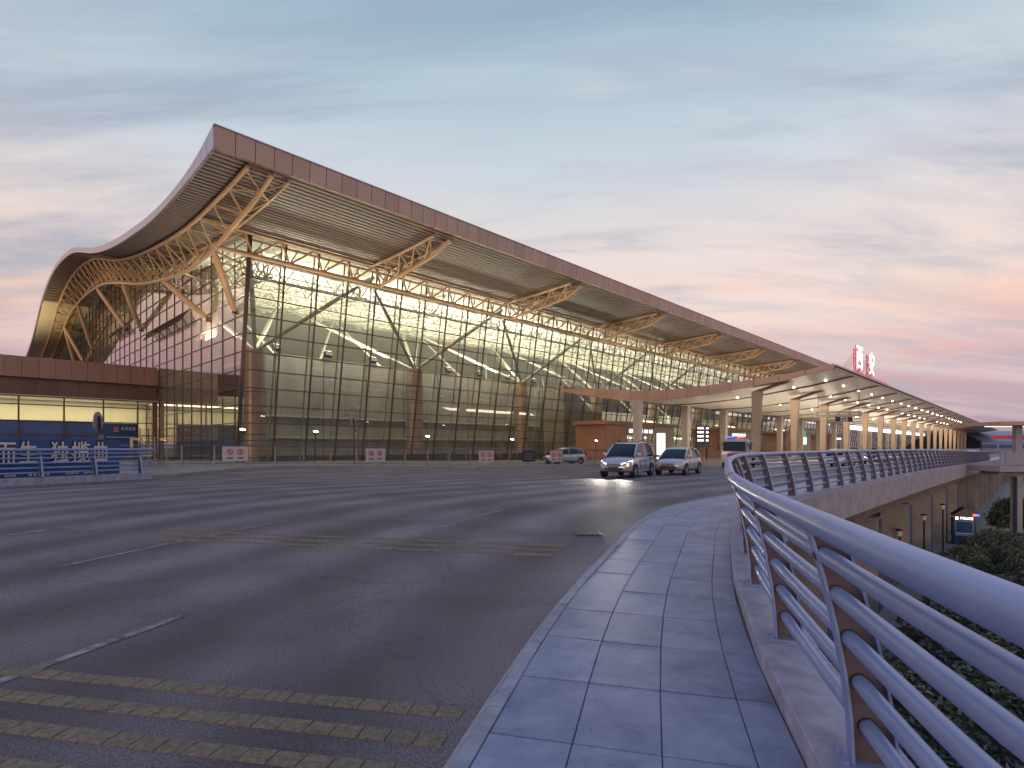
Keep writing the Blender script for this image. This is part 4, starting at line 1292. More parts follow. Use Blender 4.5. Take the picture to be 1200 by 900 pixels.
beam('red_light_strip', W(63, 13.2, 9.0), W(79, 13.2, 9.0), .08, .06, 'red_emit', rs)

# hanging direction signs under the canopy
for i, (s, D, txt) in enumerate([(70.5, 20.6, '325')]):
    t = thing('hanging_sign', 'hanging direction sign with number 325 below the canopy soffit', 'sign', loc=W(s, D, 5))
    Mx = B @ Matrix.Translation((s + 3.2, 17.2, 5.0)) @ Matrix.Rotation(R(-52), 4, 'Z')
    block('upper_panel', (0, 0, .35), (5.2, .16, .62), 'steel_in', t, Mx)
    block('number_panel', (.6, 0, -.28), (1.9, .14, .58), 'dark_metal', t, Mx)
    new('number', text_mesh('325', 'white', .62, .01, .008), t, Mx @ Matrix.Translation((.6, -.085, -.28)) @ TX)
    for k in range(4): block('sign_line', (-1.8 + 1.2 * k, -.09, .35), (.8, .02, .18), 'white', t, Mx)
    for q in (-2.3, 2.3): tube('hanger', Mx @ Vector((q, 0, .6)), Mx @ Vector((q, 0, 3.0)), .03, 'dark_metal', t, 6)

# long white lightboxes
for i, (a, b, z) in enumerate([(146, 182, 6.05), (186, 268, 6.0)]):
    lb = thing('lightbox_sign', ['long white lightbox hanging before the inner columns, nearer one', 'long white lightbox hanging before the inner columns, farther one'][i], 'sign', loc=W(a, 32.6, z))
    block('light_panel', ((a + b) / 2, 32.6, z), (b - a, .3, 1.0), 'white_emit', lb, B)
    for q in np.linspace(a + 1, b - 1, 6): tube('hanger', W(q, 32.6, z + .5), W(q, 32.6, 6.95), .05, 'dark_metal', lb, 6)
    block('frame', ((a + b) / 2, 32.7, z + .55), (b - a + .2, .4, .1), 'grey_metal', lb, B)

# entrance boxes on the terminal front
for i, s in enumerate((63, 100, 137, 174)):
    names = ['brown clad entrance box beside the dark glazing', 'second entrance box under the canopy', 'third entrance box under the canopy', 'farthest entrance box under the canopy']
    v = thing('entrance_box', names[i], 'entrance', loc=W(s, 44, HW(s, 44)), group='entrance boxes on the terminal front')
    z0 = HW(s, 44); top = 4.6; y0, y1 = 42.8, 48.4
    block('roof_slab', (s + 9.5, 45.2, top + .18), (21, 5.6, .5), 'brown_wall', v, B)
    for k in range(3): block('wall_panel', (s + .95 + 1.72 * k, y0 + .2, (z0 + top) / 2), (1.68, .22, top - z0 - .1), 'brown_wall', v, B)
    block('side_wall', (s + .1, 45.6, (z0 + top) / 2), (.2, 5, top - z0 - .1), 'brown_wall', v, B)
    block('door_header', (s + 9.2, y0 + .15, 3.75), (7.6, .25, .9), 'grey_metal', v, B)
    for k in range(5):
        block('header_sign', (s + 6.3 + 1.4 * k, y0 + .0, 3.75), (.9, .06, .5), 'white_emit', v, B)
    for k in range(5):
        dp = block('door_leaf', (s + 6.2 + 1.5 * k, y0 + .25, (z0 + 3.25) / 2), (1.36, .05, 3.2 - z0), 'glass_clear', v, B)
        block('door_stile', (s + 5.48 + 1.5 * k, y0 + .24, (z0 + 3.25) / 2), (.12, .1, 3.2 - z0), 'mullion', dp, B)
    for k in range(3): block('wall_panel', (s + 14.2 + 2.1 * k, y0 + .2, (z0 + top) / 2), (2.06, .22, top - z0 - .1), 'steel_in', v, B)
    block('notice', (s + 3.2, y0 + .05, 2.2), (.7, .06, .6), 'board_blue', v, B)
    lamp('door_lamp', 'AREA', W(s + 9, 45, 4.3), 160, (1, .95, .75), v, B, shape='RECTANGLE', size=8, size_y=3)

# advertising lightbox and info boards on the forecourt
ab = thing('advertising_lightbox', 'tall bright white lightbox standing between the two silver cars', 'lightbox', loc=W(52.2, 34.5, HW(52.2, 34.5)))
Mx = Matrix.Translation((15.65, 57.5, HW(52, 34) + .05)) @ Matrix.Rotation(R(10), 4, 'Z')
block('light_face', (0, 0, 1.75), (.92, .22, 2.7), 'white_emit', ab, Mx)
block('case', (0, .06, 1.75), (1.06, .26, 2.86), 'grey_metal', ab, Mx); block('foot', (0, .05, .15), (.9, .3, .35), 'dark_metal', ab, Mx)
ib = thing('information_board', 'dark flight information board with rows of white bars under the canopy', 'sign', loc=(25.6, 73, HW(70, 36)))
Mx = Matrix.Translation((25.8, 74, -.3)) @ Matrix.Rotation(R(20), 4, 'Z')
block('panel', (0, 0, 3.1), (2.1, .2, 3.0), 'dark_metal', ib, Mx)
for k in range(4):
    block('white_bar', (-.4, -.12, 4.25 - .55 * k), (1.0, .03, .24), 'white_emit', ib, Mx); block('white_bar', (.7, -.12, 4.25 - .55 * k), (.36, .03, .24), 'white_emit', ib, Mx)
block('leg', (-.7, 0, .8), (.14, .14, 1.7), 'dark_metal', ib, Mx); block('leg', (.7, 0, .8), (.14, .14, 1.7), 'dark_metal', ib, Mx)
gs = thing('green_exit_sign', 'small green lit sign hanging low under the canopy', 'sign', loc=W(120, 34, 3.2))
block('green_panel', (120, 34, 4.0), (1.6, .2, 1.2), 'green_sign', gs, B); block('white_panel', (120, 34, 2.6), (1.6, .2, 1.4), 'white_emit', gs, B)
tube('hanger', W(120, 34.15, 1.0), W(120, 34.15, 6.9), .06, 'grey_metal', gs)

# ================================================================== VEHICLES
def car_meshes(kind, paint):
    """shapes of one car in its own frame: x forward, y left, z up; returns list of (part, subparts)"""
    if kind == 'van':
        Lh, W_, belt, roofz = 2.12, .84, 1.02, 1.70
        body = [(-2.14, .48, .86, .66), (-2.08, .34, 1.00, .78), (-1.75, .24, 1.06, .835), (-.9, .22, 1.04, .845), (.3, .22, 1.01, .845), (.95, .22, 1.0, .84), (1.2, .24, .985, .825),
                (1.65, .27, .90, .80), (1.95, .30, .78, .735), (2.08, .36, .66, .66), (2.14, .44, .58, .56)]
        gh = [(-2.02, 1.03, .70), (-1.86, 1.46, .66), (-1.7, 1.60, .62), (-1.2, 1.69, .60), (-.4, 1.72, .595), (.2, 1.68, .59), (.45, 1.60, .59), (1.22, 1.00, .70)]
        wheels = (1.32, -1.28, .31)
    else:
        Lh, W_, belt, roofz = 1.93, .82, .90, 1.46
        body = [(-1.95, .46, .80, .62), (-1.88, .34, .93, .76), (-1.55, .24, .96, .81), (-.8, .21, .93, .825), (.2, .20, .90, .825), (.75, .21, .90, .82), (1.1, .23, .87, .80),
                (1.5, .26, .79, .77), (1.78, .29, .69, .70), (1.9, .36, .60, .62), (1.95, .44, .54, .52)]
        gh = [(-1.85, .95, .66), (-1.62, 1.20, .62), (-1.3, 1.36, .58), (-.7, 1.45, .565), (-.1, 1.47, .56), (.25, 1.42, .56), (.45, 1.34, .565), (1.2, .88, .68)]
        wheels = (1.22, -1.22, .29)
    out = {}
    mb = MB(); rows = []
    for x, zl, zb, w in body:
        h = zb - zl
        half = [(w * .86, zl), (w * .97, zl + .10 * h), (w, zl + .45 * h), (w * .985, zl + .74 * h), (w * .93, zl + .93 * h), (w * .80, zb), (w * .4, zb + .025)]
        rows.append([(x, y, z) for y, z in half] + [(x, -y, z) for y, z in half[::-1]])
    mb.grid(rows, True); n = len(rows[0]); mb.f.append(tuple(range(n))); mb.f.append(tuple(len(mb.v) - n + i for i in range(n)))
    me = mb.mesh('car_body', paint, smooth=True); out['body'] = me
    # greenhouse (dark glazing) from belt to roof
    mb = MB(); rows = []
    zb_at = hermite([(b[0], b[2]) for b in body]); w_at = hermite([(b[0], b[3]) for b in body])
    for x, zt, wt in gh:
        wb = w_at(x) * .90; zb = zb_at(x) - .03; k = min(1, max(0, (zt - zb) / .35))
        rows.append([(x, wb, zb), (x, wb * (1 - k) + (wb * .45 + wt * .55) * k, zb + (zt - zb) * .55), (x, wb * (1 - k) + wt * 1.02 * k, zt - .03 * k), (x, wt * .5, zt + .004), (x, -wt * .5, zt + .004),
                     (x, -(wb * (1 - k) + wt * 1.02 * k), zt - .03 * k), (x, -(wb * (1 - k) + (wb * .45 + wt * .55) * k), zb + (zt - zb) * .55), (x, -wb, zb)])
    mb.grid(rows, False); mb.f.append(tuple(range(8))); mb.f.append(tuple(len(mb.v) - 8 + i for i in range(8)))
    out['glazing'] = mb.mesh('glazing', 'car_glass', smooth=True)
    # roof skin
    mb = MB(); rr = []
    for x, zt, wt in gh[1:-1]:
        rr.append([(x, wt * 1.06, zt - .055), (x, wt * 1.0, zt + .006), (x, wt * .5, zt + .022), (x, -wt * .5, zt + .022), (x, -wt, zt + .006), (x, -wt * 1.06, zt - .055)])
    mb.grid(rr); out['roof'] = mb.mesh('roof', paint, smooth=True)
    # pillars
    pil = MB()
    for sy in (1, -1):
        def side(i, f):          # point on the side surface at station i
            r = rows[i]; a, b, c = (Vector(r[0]), Vector(r[1]), Vector(r[2])) if sy > 0 else (Vector(r[7]), Vector(r[6]), Vector(r[5]))
            p = a.lerp(b, f * 2) if f < .5 else b.lerp(c, f * 2 - 1)
            return p + Vector((0, .008 * sy, 0))
        a0, a1 = Vector((gh[-1][0] - .02, sy * (w_at(gh[-1][0]) * .88), zb_at(gh[-1][0]))), side(len(gh) - 2, 1.0)
        pil.tube([a0, a0.lerp(a1, .5) + Vector((.02, .0, .03)), a1], .04, 6)
        i = 4; pil.tube([side(i, 0), side(i, .5), side(i, 1)], .035, 6)
        pil.tube([side(1, 0), side(1, .5), side(2, 1)], .085, 6)
        pil.tube([side(j, 1.0) for j in range(1, len(gh) - 1)], .035, 6)
    out['pillar_frame'] = pil.mesh('pillar_frame', paint, smooth=True)
    return out, wheels, Lh, W_, body, gh, zb_at, w_at


_wheel = {}


def wheel_meshes(r):
    if r in _wheel: return _wheel[r]
    n = 24
    ty = MB(); prof = [(r * .66, -.09), (r * .93, -.10), (r, -.07), (r, .07), (r * .93, .10), (r * .66, .09)]
    ty.grid([[(p * math.cos(2 * math.pi * k / n), y, p * math.sin(2 * math.pi * k / n)) for p, y in prof] for k in range(n + 1)])
    ri = MB()
    ri.tube([(0, -.07, 0), (0, .07, 0)], r * .67, 20)
    for k in range(5):
        a = 2 * math.pi * k / 5; ri.tube([(0, .075, 0), (r * .6 * math.cos(a), .07, r * .6 * math.sin(a))], .035, 6)
        ri.tube([(0, -.075, 0), (r * .6 * math.cos(a), -.07, r * .6 * math.sin(a))], .035, 6)
    _wheel[r] = (ty.mesh('tyre', 'tyre', smooth=True), ri.mesh('rim', 'rim', smooth=True)); return _wheel[r]


_arch = {}


def build_car(name, label, cat, kind, paint, loc, heading, lights=False, group=None, beams=False, cache={}):
    key = (kind, paint)
    if key not in cache: cache[key] = car_meshes(kind, paint)
    ms, wheels, Lh, W_, body, gh, zb_at, w_at = cache[key]
    Mx = Matrix.Translation(loc) @ Matrix.Rotation(heading, 4, 'Z')
    t = thing(name, label, cat, Mx=Mx, group=group)
    bo = new('body', ms['body'], t, Mx)
    for k in ('glazing', 'roof', 'pillar_frame'): new(k, ms[k], t, Mx)
    r = wheels[2]
    if r not in _arch:
        a = MB(); a.tube([(0, -.06, 0), (0, .06, 0)], r * 1.16, 24); _arch[r] = a.mesh('wheel_arch', 'black')
    ty, ri = wheel_meshes(r)
    for x in wheels[:2]:
        for sy in (1, -1):
            w = w_at(x)
            new('wheel_arch', _arch[r], bo, Mx @ Matrix.Translation((x, sy * (w - .045), r + .03)))
            wm = Mx @ Matrix.Translation((x, sy * (w - .08), r))
            wh = new('wheel', None, t, wm); new('tyre', ty, wh, wm); new('rim', ri, wh, wm)
    fx = body[-1][0]; zh = body[-2][2]
    for sy in (1, -1):
        # headlamp wrapped on the corner
        mb = MB(); xs = [(fx - .02, .36), (fx - .10, .54), (fx - .22, .66), (fx - .48, .775)] if kind == 'van' else [(fx - .03, .34), (fx - .09, .48), (fx - .2, .61), (fx - .5, .745)]
        lo = [(x, sy * y, zh - .10 + .03 * i) for i, (x, y) in enumerate(xs)]; hi = [(x - .05, sy * (y - .01), zh + .03 + .055 * i) for i, (x, y) in enumerate(xs)]
        mb.grid([[Vector(p) + Vector((.015, .015 * sy, 0)) for p in lo], [Vector(p) + Vector((.015, .015 * sy, 0)) for p in hi]])
        mb.grid([[Vector(p) - Vector((.06, .06 * sy, 0)) for p in lo], [Vector(p) - Vector((.06, .06 * sy, 0)) for p in hi]])
        new('headlight', mb.mesh('headlight', 'head_emit' if lights else 'lens', smooth=True), t, Mx)
        # mirror
        mx_ = gh[-1][0] - .3; mb = MB(); mb.box((mx_ - .07, sy * (W_ + .02) - .10, belt_z(zb_at(mx_)) - .02), (mx_ + .07, sy * (W_ + .02) + .10, belt_z(zb_at(mx_)) + .13))
        new('mirror', mb.mesh('mirror', paint, bevel=.05), t, Mx)
        # handles, tail lamps
        for hx in (.05, -.75):
            block('door_handle', (hx, sy * (w_at(hx) * .992), zb_at(hx) - .17), (.17, .03, .03), 'lens', t, Mx)
        for q in (.62, -.28, -1.0):
            block('door_seam', (q, sy * (w_at(q) * .998), .60), (.012, .012, .62), 'black', bo, Mx)
        block('tail_light', (body[1][0] + .05, sy * (body[1][3] - .02), .86), (.14, .12, .34), 'tail', t, Mx)
        block('sill_trim', (0, sy * (W_ - .01), .30), (1.7, .03, .05), 'lens' if kind == 'van' else 'black', t, Mx)
    # grille and number plate
    gz = zh - .06
    gr_ = block('grille', (fx - .03, 0, gz + .01), (.11, .66, .15), 'black', t, Mx)
    for k in range(3): block('grille_bar', (fx + .025, 0, gz - .04 + .05 * k), (.02, .68, .014), 'lens', gr_, Mx)
    block('lower_grille', (fx - .03, 0, .42), (.08, .86, .11), 'black', t, Mx)
    block('number_plate', (fx + .015, 0, .53), (.015, .44, .12), 'board_blue', t, Mx)
    if kind == 'van':
        for sy in (1, -1):
            mb = MB(); mb.tube([(-1.5, sy * .58, 1.66), (-1.3, sy * .58, 1.77), (-.2, sy * .57, 1.79), (.2, sy * .57, 1.70)], .022, 6); new('roof_rail', mb.mesh('roof_rail', 'black', smooth=True), t, Mx)
    for sy in (-.3, .3):
        wp = MB(); x0 = gh[-1][0]; wp.tube([(x0 + .01, sy + .2, zb_at(x0) + .04), (x0 - .22, sy - .25, zb_at(x0) + .20)], .010, 5); new('wiper', wp.mesh('wiper', 'black'), t, Mx)
    if lights:
        block('indicator', (fx - .13, .67, zh - .02), (.16, .06, .14), 'indicator', t, Mx)
        for sy in (-.55, .55) if beams else ():
            lamp('headlight_beam', 'SPOT', Mx @ Vector((fx + .12, sy, zh)), 240, (1, .9, .72), t, Matrix.Rotation(heading, 4, 'Z') @ Matrix.Rotation(R(-84), 4, 'Y'), spot_size=R(75), spot_blend=.7, shadow_soft_size=.08)
    return t


def belt_z(z): return z + .06


def on_road(x, y): return Vector((x, y, ROAD + H(x, y) + .006))


HD = math.atan2(-.86, -.50)
build_car('minivan', 'silver minivan with black roof rails and headlights on, left of the two front cars', 'car', 'van', 'silver_car', on_road(5.85, 27.6), HD, lights=True, beams=True)
build_car('hatchback', 'silver rounded hatchback behind the silver minivan, close to the recovery truck', 'car', 'hatch', 'silver_car2', on_road(9.2, 30.2), HD - .05)
park = [('white_car', W(52.5, 12.3), 'white parked hatchback behind the far railing, nearest under the canopy edge'),
        ('silver_car', W(60, 13.2), 'silver parked hatchback behind the far railing below the number sign'),
        ('dark_car', W(69, 12.6), 'dark parked hatchback with lit headlights behind the far railing'),
        ('white_car', W(79, 12.6), 'white parked hatchback farther along behind the railing'),
        ('silver_car', W(92, 12.6), 'silver parked hatchback far along behind the railing with its lamps dark'),
        ('white_car', W(111, 7.6), 'white hatchback with lit headlights at the far end of the railing')]
for paint, p, lab in park:
    q = W(*(B.inverted() @ p).xy); build_car('parked_car', lab, 'car', 'hatch', paint, on_road(q.x, q.y), TH + math.pi, lights='lit headlights' in lab, group='cars waiting along the far lanes')
x, y = 4.75, 49.6
build_car('parked_car', 'pale car half hidden behind the forecourt fence notices', 'car', 'hatch', 'silver_car2', Vector((x, y, H(x, y) + .045)), R(205))

# recovery truck
tx_, ty_ = 17.6, 42.6
TM = Matrix.Translation(on_road(tx_, ty_)) @ Matrix.Rotation(math.atan2(-.86, -.52), 4, 'Z')
tr = thing('recovery_truck', 'pale purple recovery truck with red and blue light bar on its cab', 'truck', Mx=TM)
mb = MB(); rows = []
for x, w in ((.0, .93), (1.35, .93), (1.6, .90)):
    top = 2.22 if x < 1.5 else 2.0
    fz = .55
    rows.append([(x, -w, fz), (x, w, fz), (x + (.06 if x > 1.5 else 0), w, 1.25), (x - (.22 if x > 1.5 else 0), w * .93, top), (x - (.22 if x > 1.5 else 0), -w * .93, top), (x + (.06 if x > 1.5 else 0), -w, 1.25)])
mb.grid(rows, True); mb.f.append((0, 1, 2, 3, 4, 5)); k = len(mb.v) - 6; mb.f.append((k, k + 1, k + 2, k + 3, k + 4, k + 5))
new('cab', mb.mesh('cab', 'truck_paint', bevel=.07, smooth=True), tr, TM)
wm = TM @ Matrix.Translation((1.545, 0, 1.66)) @ Matrix.Rotation(R(-18.5), 4, 'Y')
new('windshield', ubox('car_glass', .02), tr, wm @ Matrix.Diagonal((.06, 1.58, .74, 1)))
for sy in (1, -1):
    block('side_window', (.85, sy * .905, 1.66), (.75, .05, .58), 'car_glass', tr, TM)
    block('mirror', (1.62, sy * 1.14, 1.58), (.09, .15, .42), 'black', tr, TM, .02)
    tube('mirror_arm', TM @ Vector((1.4, sy * .9, 1.8)), TM @ Vector((1.6, sy * 1.12, 1.75)), .02, 'black', tr, 6)
    block('headlight', (1.64, sy * .66, .82), (.06, .34, .17), 'lens', tr, TM, .02)
    block('cab_door_seam', (.35, sy * .935, 1.3), (.02, .02, 1.3), 'black', tr, TM)
block('grille', (1.66, 0, 1.05), (.04, 1.0, .16), 'dark_metal', tr, TM)
block('bumper', (1.66, 0, .58), (.16, 1.84, .26), 'grey_metal', tr, TM, .02)
lbx = block('light_bar', (.75, 0, 2.30), (.3, 1.25, .06), 'dark_metal', tr, TM)
block('blue_beacon', (.75, -.36, 2.37), (.28, .5, .13), 'blue_lamp', lbx, TM, .05)
block('red_beacon', (.75, .36, 2.37), (.28, .5, .13), 'red_lamp', lbx, TM, .05)
block('flatbed', (-2.0, 0, .95), (3.9, 1.95, .16), 'dark_metal', tr, TM)
block('chassis', (-1.2, 0, .62), (4.8, .8, .24), 'black', tr, TM)
block('headboard', (-.2, 0, 1.55), (.08, 1.8, 1.1), 'truck_paint', tr, TM)
beam('boom', TM @ Vector((-2.8, .5, 1.05)), TM @ Vector((-.3, .95, 2.05)), .16, .16, 'grey_metal', tr)
block('winch', (-1.0, .6, 1.25), (.5, .5, .4), 'white', tr, TM)
ty, ri = wheel_meshes(.38)
for x in (1.0, -2.6):
    for sy in (1, -1):
        wm = TM @ Matrix.Translation((x, sy * .82, .38)); wh = new('wheel', None, tr, wm); new('tyre', ty, wh, wm); new('rim', ri, wh, wm)

# ================================================================== LOWER LEVEL: kiosk, lamps, shrubs, footbridge
GZ = -5.7
KM = Matrix.Translation((33.3, 40.3, GZ)) @ Matrix.Rotation(R(-32), 4, 'Z') @ Matrix.Diagonal((.84, .84, .95, 1))
ki = thing('police_kiosk', 'small blue and grey police kiosk with gabled roof beside the viaduct piers', 'kiosk', Mx=KM)
block('base', (0, 0, .35), (1.5, 1.5, .7), 'kiosk_blue', ki, KM)
block('wall', (0, .02, 1.3), (1.42, 1.4, 1.3), 'kiosk_grey', ki, KM)
for x in (-.7, .7):
    for y in (-.7, .7): block('corner_post', (x, y, 1.3), (.12, .12, 1.35), 'kiosk_blue', ki, KM)
wi = block('window', (-.02, -.70, 1.35), (1.1, .04, .85), 'glass_blue', ki, KM); block('window_sill', (-.02, -.74, .9), (1.2, .1, .05), 'white', wi, KM)
block('sign_panel', (0, -.74, 2.05), (1.44, .12, .34), 'kiosk_blue', ki, KM)
new('sign_text', text_mesh('POLICE', 'letter_emit', .27, .01, .008), ki, KM @ Matrix.Translation((.12, -.81, 2.05)) @ TX)
block('sign_mark', (-.54, -.81, 2.05), (.2, .02, .22), 'letter_emit', ki, KM)
mb = MB(); mb.add([(-.85, -.85, 2.22), (.85, -.85, 2.22), (0, -.85, 2.85), (-.85, .85, 2.22), (.85, .85, 2.22), (0, .85, 2.85)], [(0, 1, 2), (5, 4, 3), (0, 2, 5, 3), (1, 4, 5, 2), (0, 3, 4, 1)])
mb.build('roof', 'dark_metal', ki, KM)
block('red_beacon', (.62, -.9, 2.35), (.2, .14, .14), 'red_lamp', ki, KM); block('blue_beacon', (.85, -.9, 2.35), (.2, .14, .14), 'blue_lamp', ki, KM)
block('door_lamp', (0, -.2, 2.15), (.6, .3, .05), 'white_emit', ki, KM)
for i, (x, y, h) in enumerate([(20.3, 28.6, 2.5), (24.6, 32.6, 2.8), (28.8, 36.5, 3.0)]):
    t = thing('path_lamp', ['slim black path lamp before the nearest tan pier', 'slim black path lamp before the middle tan pier', 'slim black path lamp closest to the police kiosk'][i], 'lamp', loc=(x, y, GZ), group='path lamps under the viaduct')
    tube('pole', (x, y, GZ), (x, y, GZ + h), .05, 'black', t)
    mb = MB(); mb.tube([(x, y, GZ + h), (x, y, GZ + h + .28)], [.08, .13], 12); mb.build('lantern', 'cream', t)
    mb = MB(); mb.tube([(x, y, GZ + h + .28), (x, y, GZ + h + .36)], [.19, .14], 12); mb.build('lamp_cap', 'black', t)
# paved path strip under the viaduct
mb = MB(); mb.grid([[W(s, 1.0, GZ + .006), W(s, 11, GZ + .006)] for s in range(10, 150, 5)])
tag(mb.build('footpath', 'forecourt'), kind='structure')
mb = MB(); mb.grid([[W(s, 11.2, GZ + .004), W(s, 26, GZ + .004)] for s in range(5, 150, 5)])
tag(mb.build('lower_road', 'asphalt'), kind='structure')
# lower level shop front behind the piers (lit)
sh = thing('lower_hall_front', 'bluish glazed lower level front behind the viaduct piers', 'building', Mx=B @ Matrix.Translation((60, 27, GZ)))
for i in range(16):
    block('window_bay', (14 + 8 * i, 27, GZ + 2.0), (7.6, .1, 3.6), 'glass_blue' if i % 3 else 'white_emit', sh, B)
    block('bay_post', (10 + 8 * i, 26.9, GZ + 2.2), (.4, .4, 4.4), 'grey_metal', sh, B)


def shrub_mesh(name, m, n, rx, rz, leaf):
    th = rng.uniform(0, 2 * np.pi, n); u = rng.uniform(-.35, 1, n); rr = rng.uniform(.55, 1, n) ** .5
    # lumps
    lum = 1 + .22 * np.sin(3 * th + 2 * u) + .16 * np.sin(7 * th - 5 * u) + .12 * rng.standard_normal(n)
    cr = np.sqrt(np.clip(1 - u * u, 0, 1))
    P = np.stack([np.cos(th) * cr * rx * rr * lum, np.sin(th) * cr * rx * rr * lum, (u * rr * .62 + .38) * rz * (0.85 + .15 * lum)], 1)
    a = rng.standard_normal((n, 3)); a[:, 2] *= .6; a /= np.linalg.norm(a, axis=1, keepdims=True)
    b = np.cross(a, rng.standard_normal((n, 3))); b /= np.linalg.norm(b, axis=1, keepdims=True)
    l = leaf * rng.uniform(.6, 1.3, (n, 1))
    V = np.stack([P - a * l, P + b * l * .45, P + a * l, P - b * l * .45], 1).reshape(-1, 3)
    me = bpy.data.meshes.new(name); me.from_pydata(V.tolist(), [], np.arange(4 * n).reshape(-1, 4).tolist())
    me.materials.append(M[m]); return me


SHR = [shrub_mesh('shrub_a', 'leaf', 9000, 1.0, 1.0, .05), shrub_mesh('shrub_b', 'leaf', 9000, 1.0, 1.05, .05), shrub_mesh('shrub_c', 'leaf2', 9000, 1.0, .95, .05)]
spots = []
big = [(24.6, 29.5, 1.0, 1.7, 1, 'small dark green shrub left of the clump below the police kiosk'),
       (27.6, 31.3, 1.35, 2.35, 0, 'tallest dark green shrub in the clump right of the police kiosk'),
       (29.7, 32.4, 1.3, 2.2, 2, 'purple-tinged shrub at the right of the clump by the police kiosk'),
       (27.2, 29.4, 1.2, 1.6, 1, 'low dark green shrub in front of the tallest one by the kiosk'),
       (41.2, 44.6, 1.7, 3.0, 0, 'green shrub beyond the footbridge column at the right edge'),
       (25.4, 27.0, 1.1, 1.5, 0, 'low green shrub at the right edge just above the handrail')]
for i, (x, y, r, h, k, lab) in enumerate(big):
    t = thing('shrub', lab, 'shrub', loc=(x, y, GZ), group='shrubs on the lower level')
    Mx = Matrix.Translation((x, y, GZ)) @ Matrix.Rotation(i * 1.3, 4, 'Z') @ Matrix.Diagonal((r, r, h, 1)); new('crown', SHR[k], t, Mx)
    mb = MB(); mb.tube([(x, y, GZ), (x + .1, y, GZ + h * .5), (x + .3, y + .2, GZ + h * .8)], [.12, .07, .03], 7); mb.build('trunk', 'bark', t)
# clipped hedge mass directly below the rail: nobody could count its plants
hv = []; hf = []
hn_ = 120000
hx = rng.uniform(0, 1, hn_); hy = rng.uniform(0, 1, hn_)
sx_ = 4 + 33 * hx; Dx = -16 + 19.6 * hy
hh = 1.0 + .35 * np.sin(sx_ * 1.1 + np.sin(Dx * .9) * 2) + .3 * np.sin(Dx * 1.7 + sx_ * .6) + .15 * np.sin(sx_ * 3.1) * np.sin(Dx * 2.7)
top = rng.uniform(0, 1, hn_) ** .35
C_, S_ = math.cos(TH), math.sin(TH)
P = np.stack([C_ * sx_ - S_ * Dx, S_ * sx_ + C_ * Dx, GZ + hh * top + .05 * rng.standard_normal(hn_)], 1)
a = rng.standard_normal((hn_, 3)); a[:, 2] *= .5; a /= np.linalg.norm(a, axis=1, keepdims=True)
b = np.cross(a, rng.standard_normal((hn_, 3))); b /= np.linalg.norm(b, axis=1, keepdims=True)
l = rng.uniform(.06, .14, (hn_, 1))
V = np.stack([P - a * l, P + b * l * .45, P + a * l, P - b * l * .45], 1).reshape(-1, 3)
me = bpy.data.meshes.new('ground_cover'); me.from_pydata(V.tolist(), [], np.arange(4 * hn_).reshape(-1, 4).tolist())
M['leaf3'] = leaf_mat('leaf_light', (.085, .105, .06, 1), (.15, .165, .10, 1))
for k in ('leaf', 'leaf2', 'leaf3'): me.materials.append(M[k])
zone = np.sin(sx_ * .55 + 1.3) + np.sin(Dx * .8 - sx_ * .35) + .5 * rng.standard_normal(hn_)
me.polygons.foreach_set('material_index', np.where(zone > 1.1, 1, np.where(rng.uniform(0, 1, hn_) > .82, 2, 0)).astype(np.int32))
tag(new('ground_cover', me), 'dark green leafy ground cover below the railing', 'ground cover', kind='stuff')
mb = MB(); mb.grid([[W(3, -17, GZ + .012), W(3, 3.6, GZ + .012)], [W(37, -17, GZ + .012), W(37, 3.6, GZ + .012)]]); tag(mb.build('planting_bed', 'bark'), kind='structure')

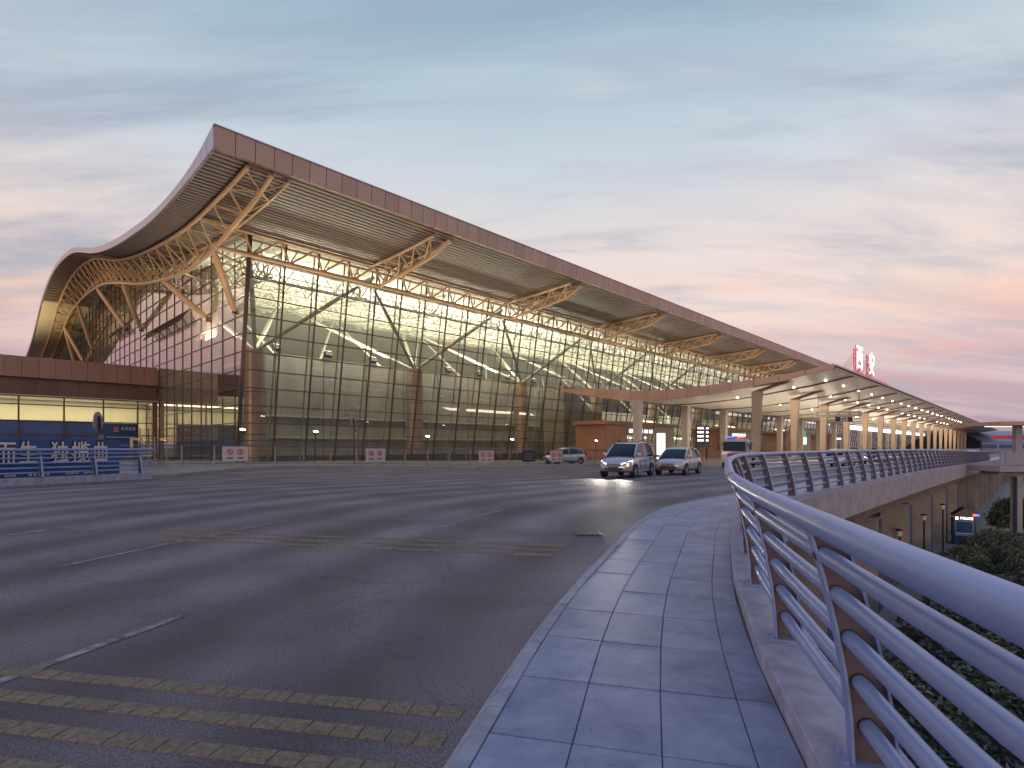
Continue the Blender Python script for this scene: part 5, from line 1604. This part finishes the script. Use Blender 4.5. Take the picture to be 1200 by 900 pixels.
# footbridge at the right
fb = thing('footbridge', 'flat-roofed purple-grey footbridge on slim columns at the right edge', 'bridge', loc=(39, 43.5, GZ))
block('deck_slab', (54, 43.8, -.25), (32.6, 3.2, .45), 'purple_concrete', fb)
block('deck_beam', (54.2, 43.8, -.6), (32, 1.6, .3), 'girder', fb)
block('parapet', (54, 42.3, .5), (32.4, .1, .95), 'purple_concrete', fb)
block('handrail', (54, 42.28, 1.05), (32.5, .12, .09), 'rail', fb)
for i in range(8): block('parapet_post', (38.2 + 4 * i, 42.22, .5), (.1, .08, .97), 'rail', fb)
rb_ = block('roof_slab', (54, 43.8, 3.25), (33.6, 4.6, .28), 'fascia', fb)
block('roof_light', (54, 43.8, 3.08), (32, .25, .06), 'cream_light', rb_)
for x in (39.7, 50, 60):
    block('column', (x, 42.9, 1.6), (.5, .34, 3.3), 'purple_concrete', fb); block('column', (x, 43.0, -3.3), (.52, .5, 4.9), 'pier', fb)
    block('column_edge', (x - .29, 42.76, -3.3), (.06, .3, 4.8), 'blue_edge', fb)
# red awning beyond the bridge
ra = thing('red_awning', 'small red lit awning on a post beyond the footbridge', 'awning', loc=(66, 70, GZ))
mb = MB(); mb.hexa([(63.2, 68, 2.55), (72, 68, 2.3), (72, 72, 2.3), (63.2, 72, 2.55)], [(63.2, 68, 2.9), (72, 68, 2.6), (72, 72, 2.6), (63.2, 72, 2.9)]); mb.build('awning_roof', 'red_awning', ra)
tube('post', (65.6, 69, GZ), (65.6, 69, 2.5), .28, 'red', ra)
# far hall with curved blue roof
fh = thing('far_hall', 'distant hall with curved blue roof beyond the viaduct end', 'building', loc=(230, 240, GZ))
mb = MB(); rows = []
for x in (203, 214, 260, 330):
    rows.append([(x, 236 + 3 * k, GZ + 6 + 8.5 * math.sin(math.pi * min(1, .12 + k / 18))) for k in range(17)])
mb.grid(rows); mb.build('roof', 'far_blue', fh, smooth=True)
mb = MB(); mb.box((203, 236, GZ), (330, 236.6, GZ + 9)); mb.build('wall', 'far_wall', fh)
for i in range(14): block('window_band', (206 + 8 * i, 235.9, GZ + 7.2), (6.6, .2, 1.6), 'glass_blue', fh)
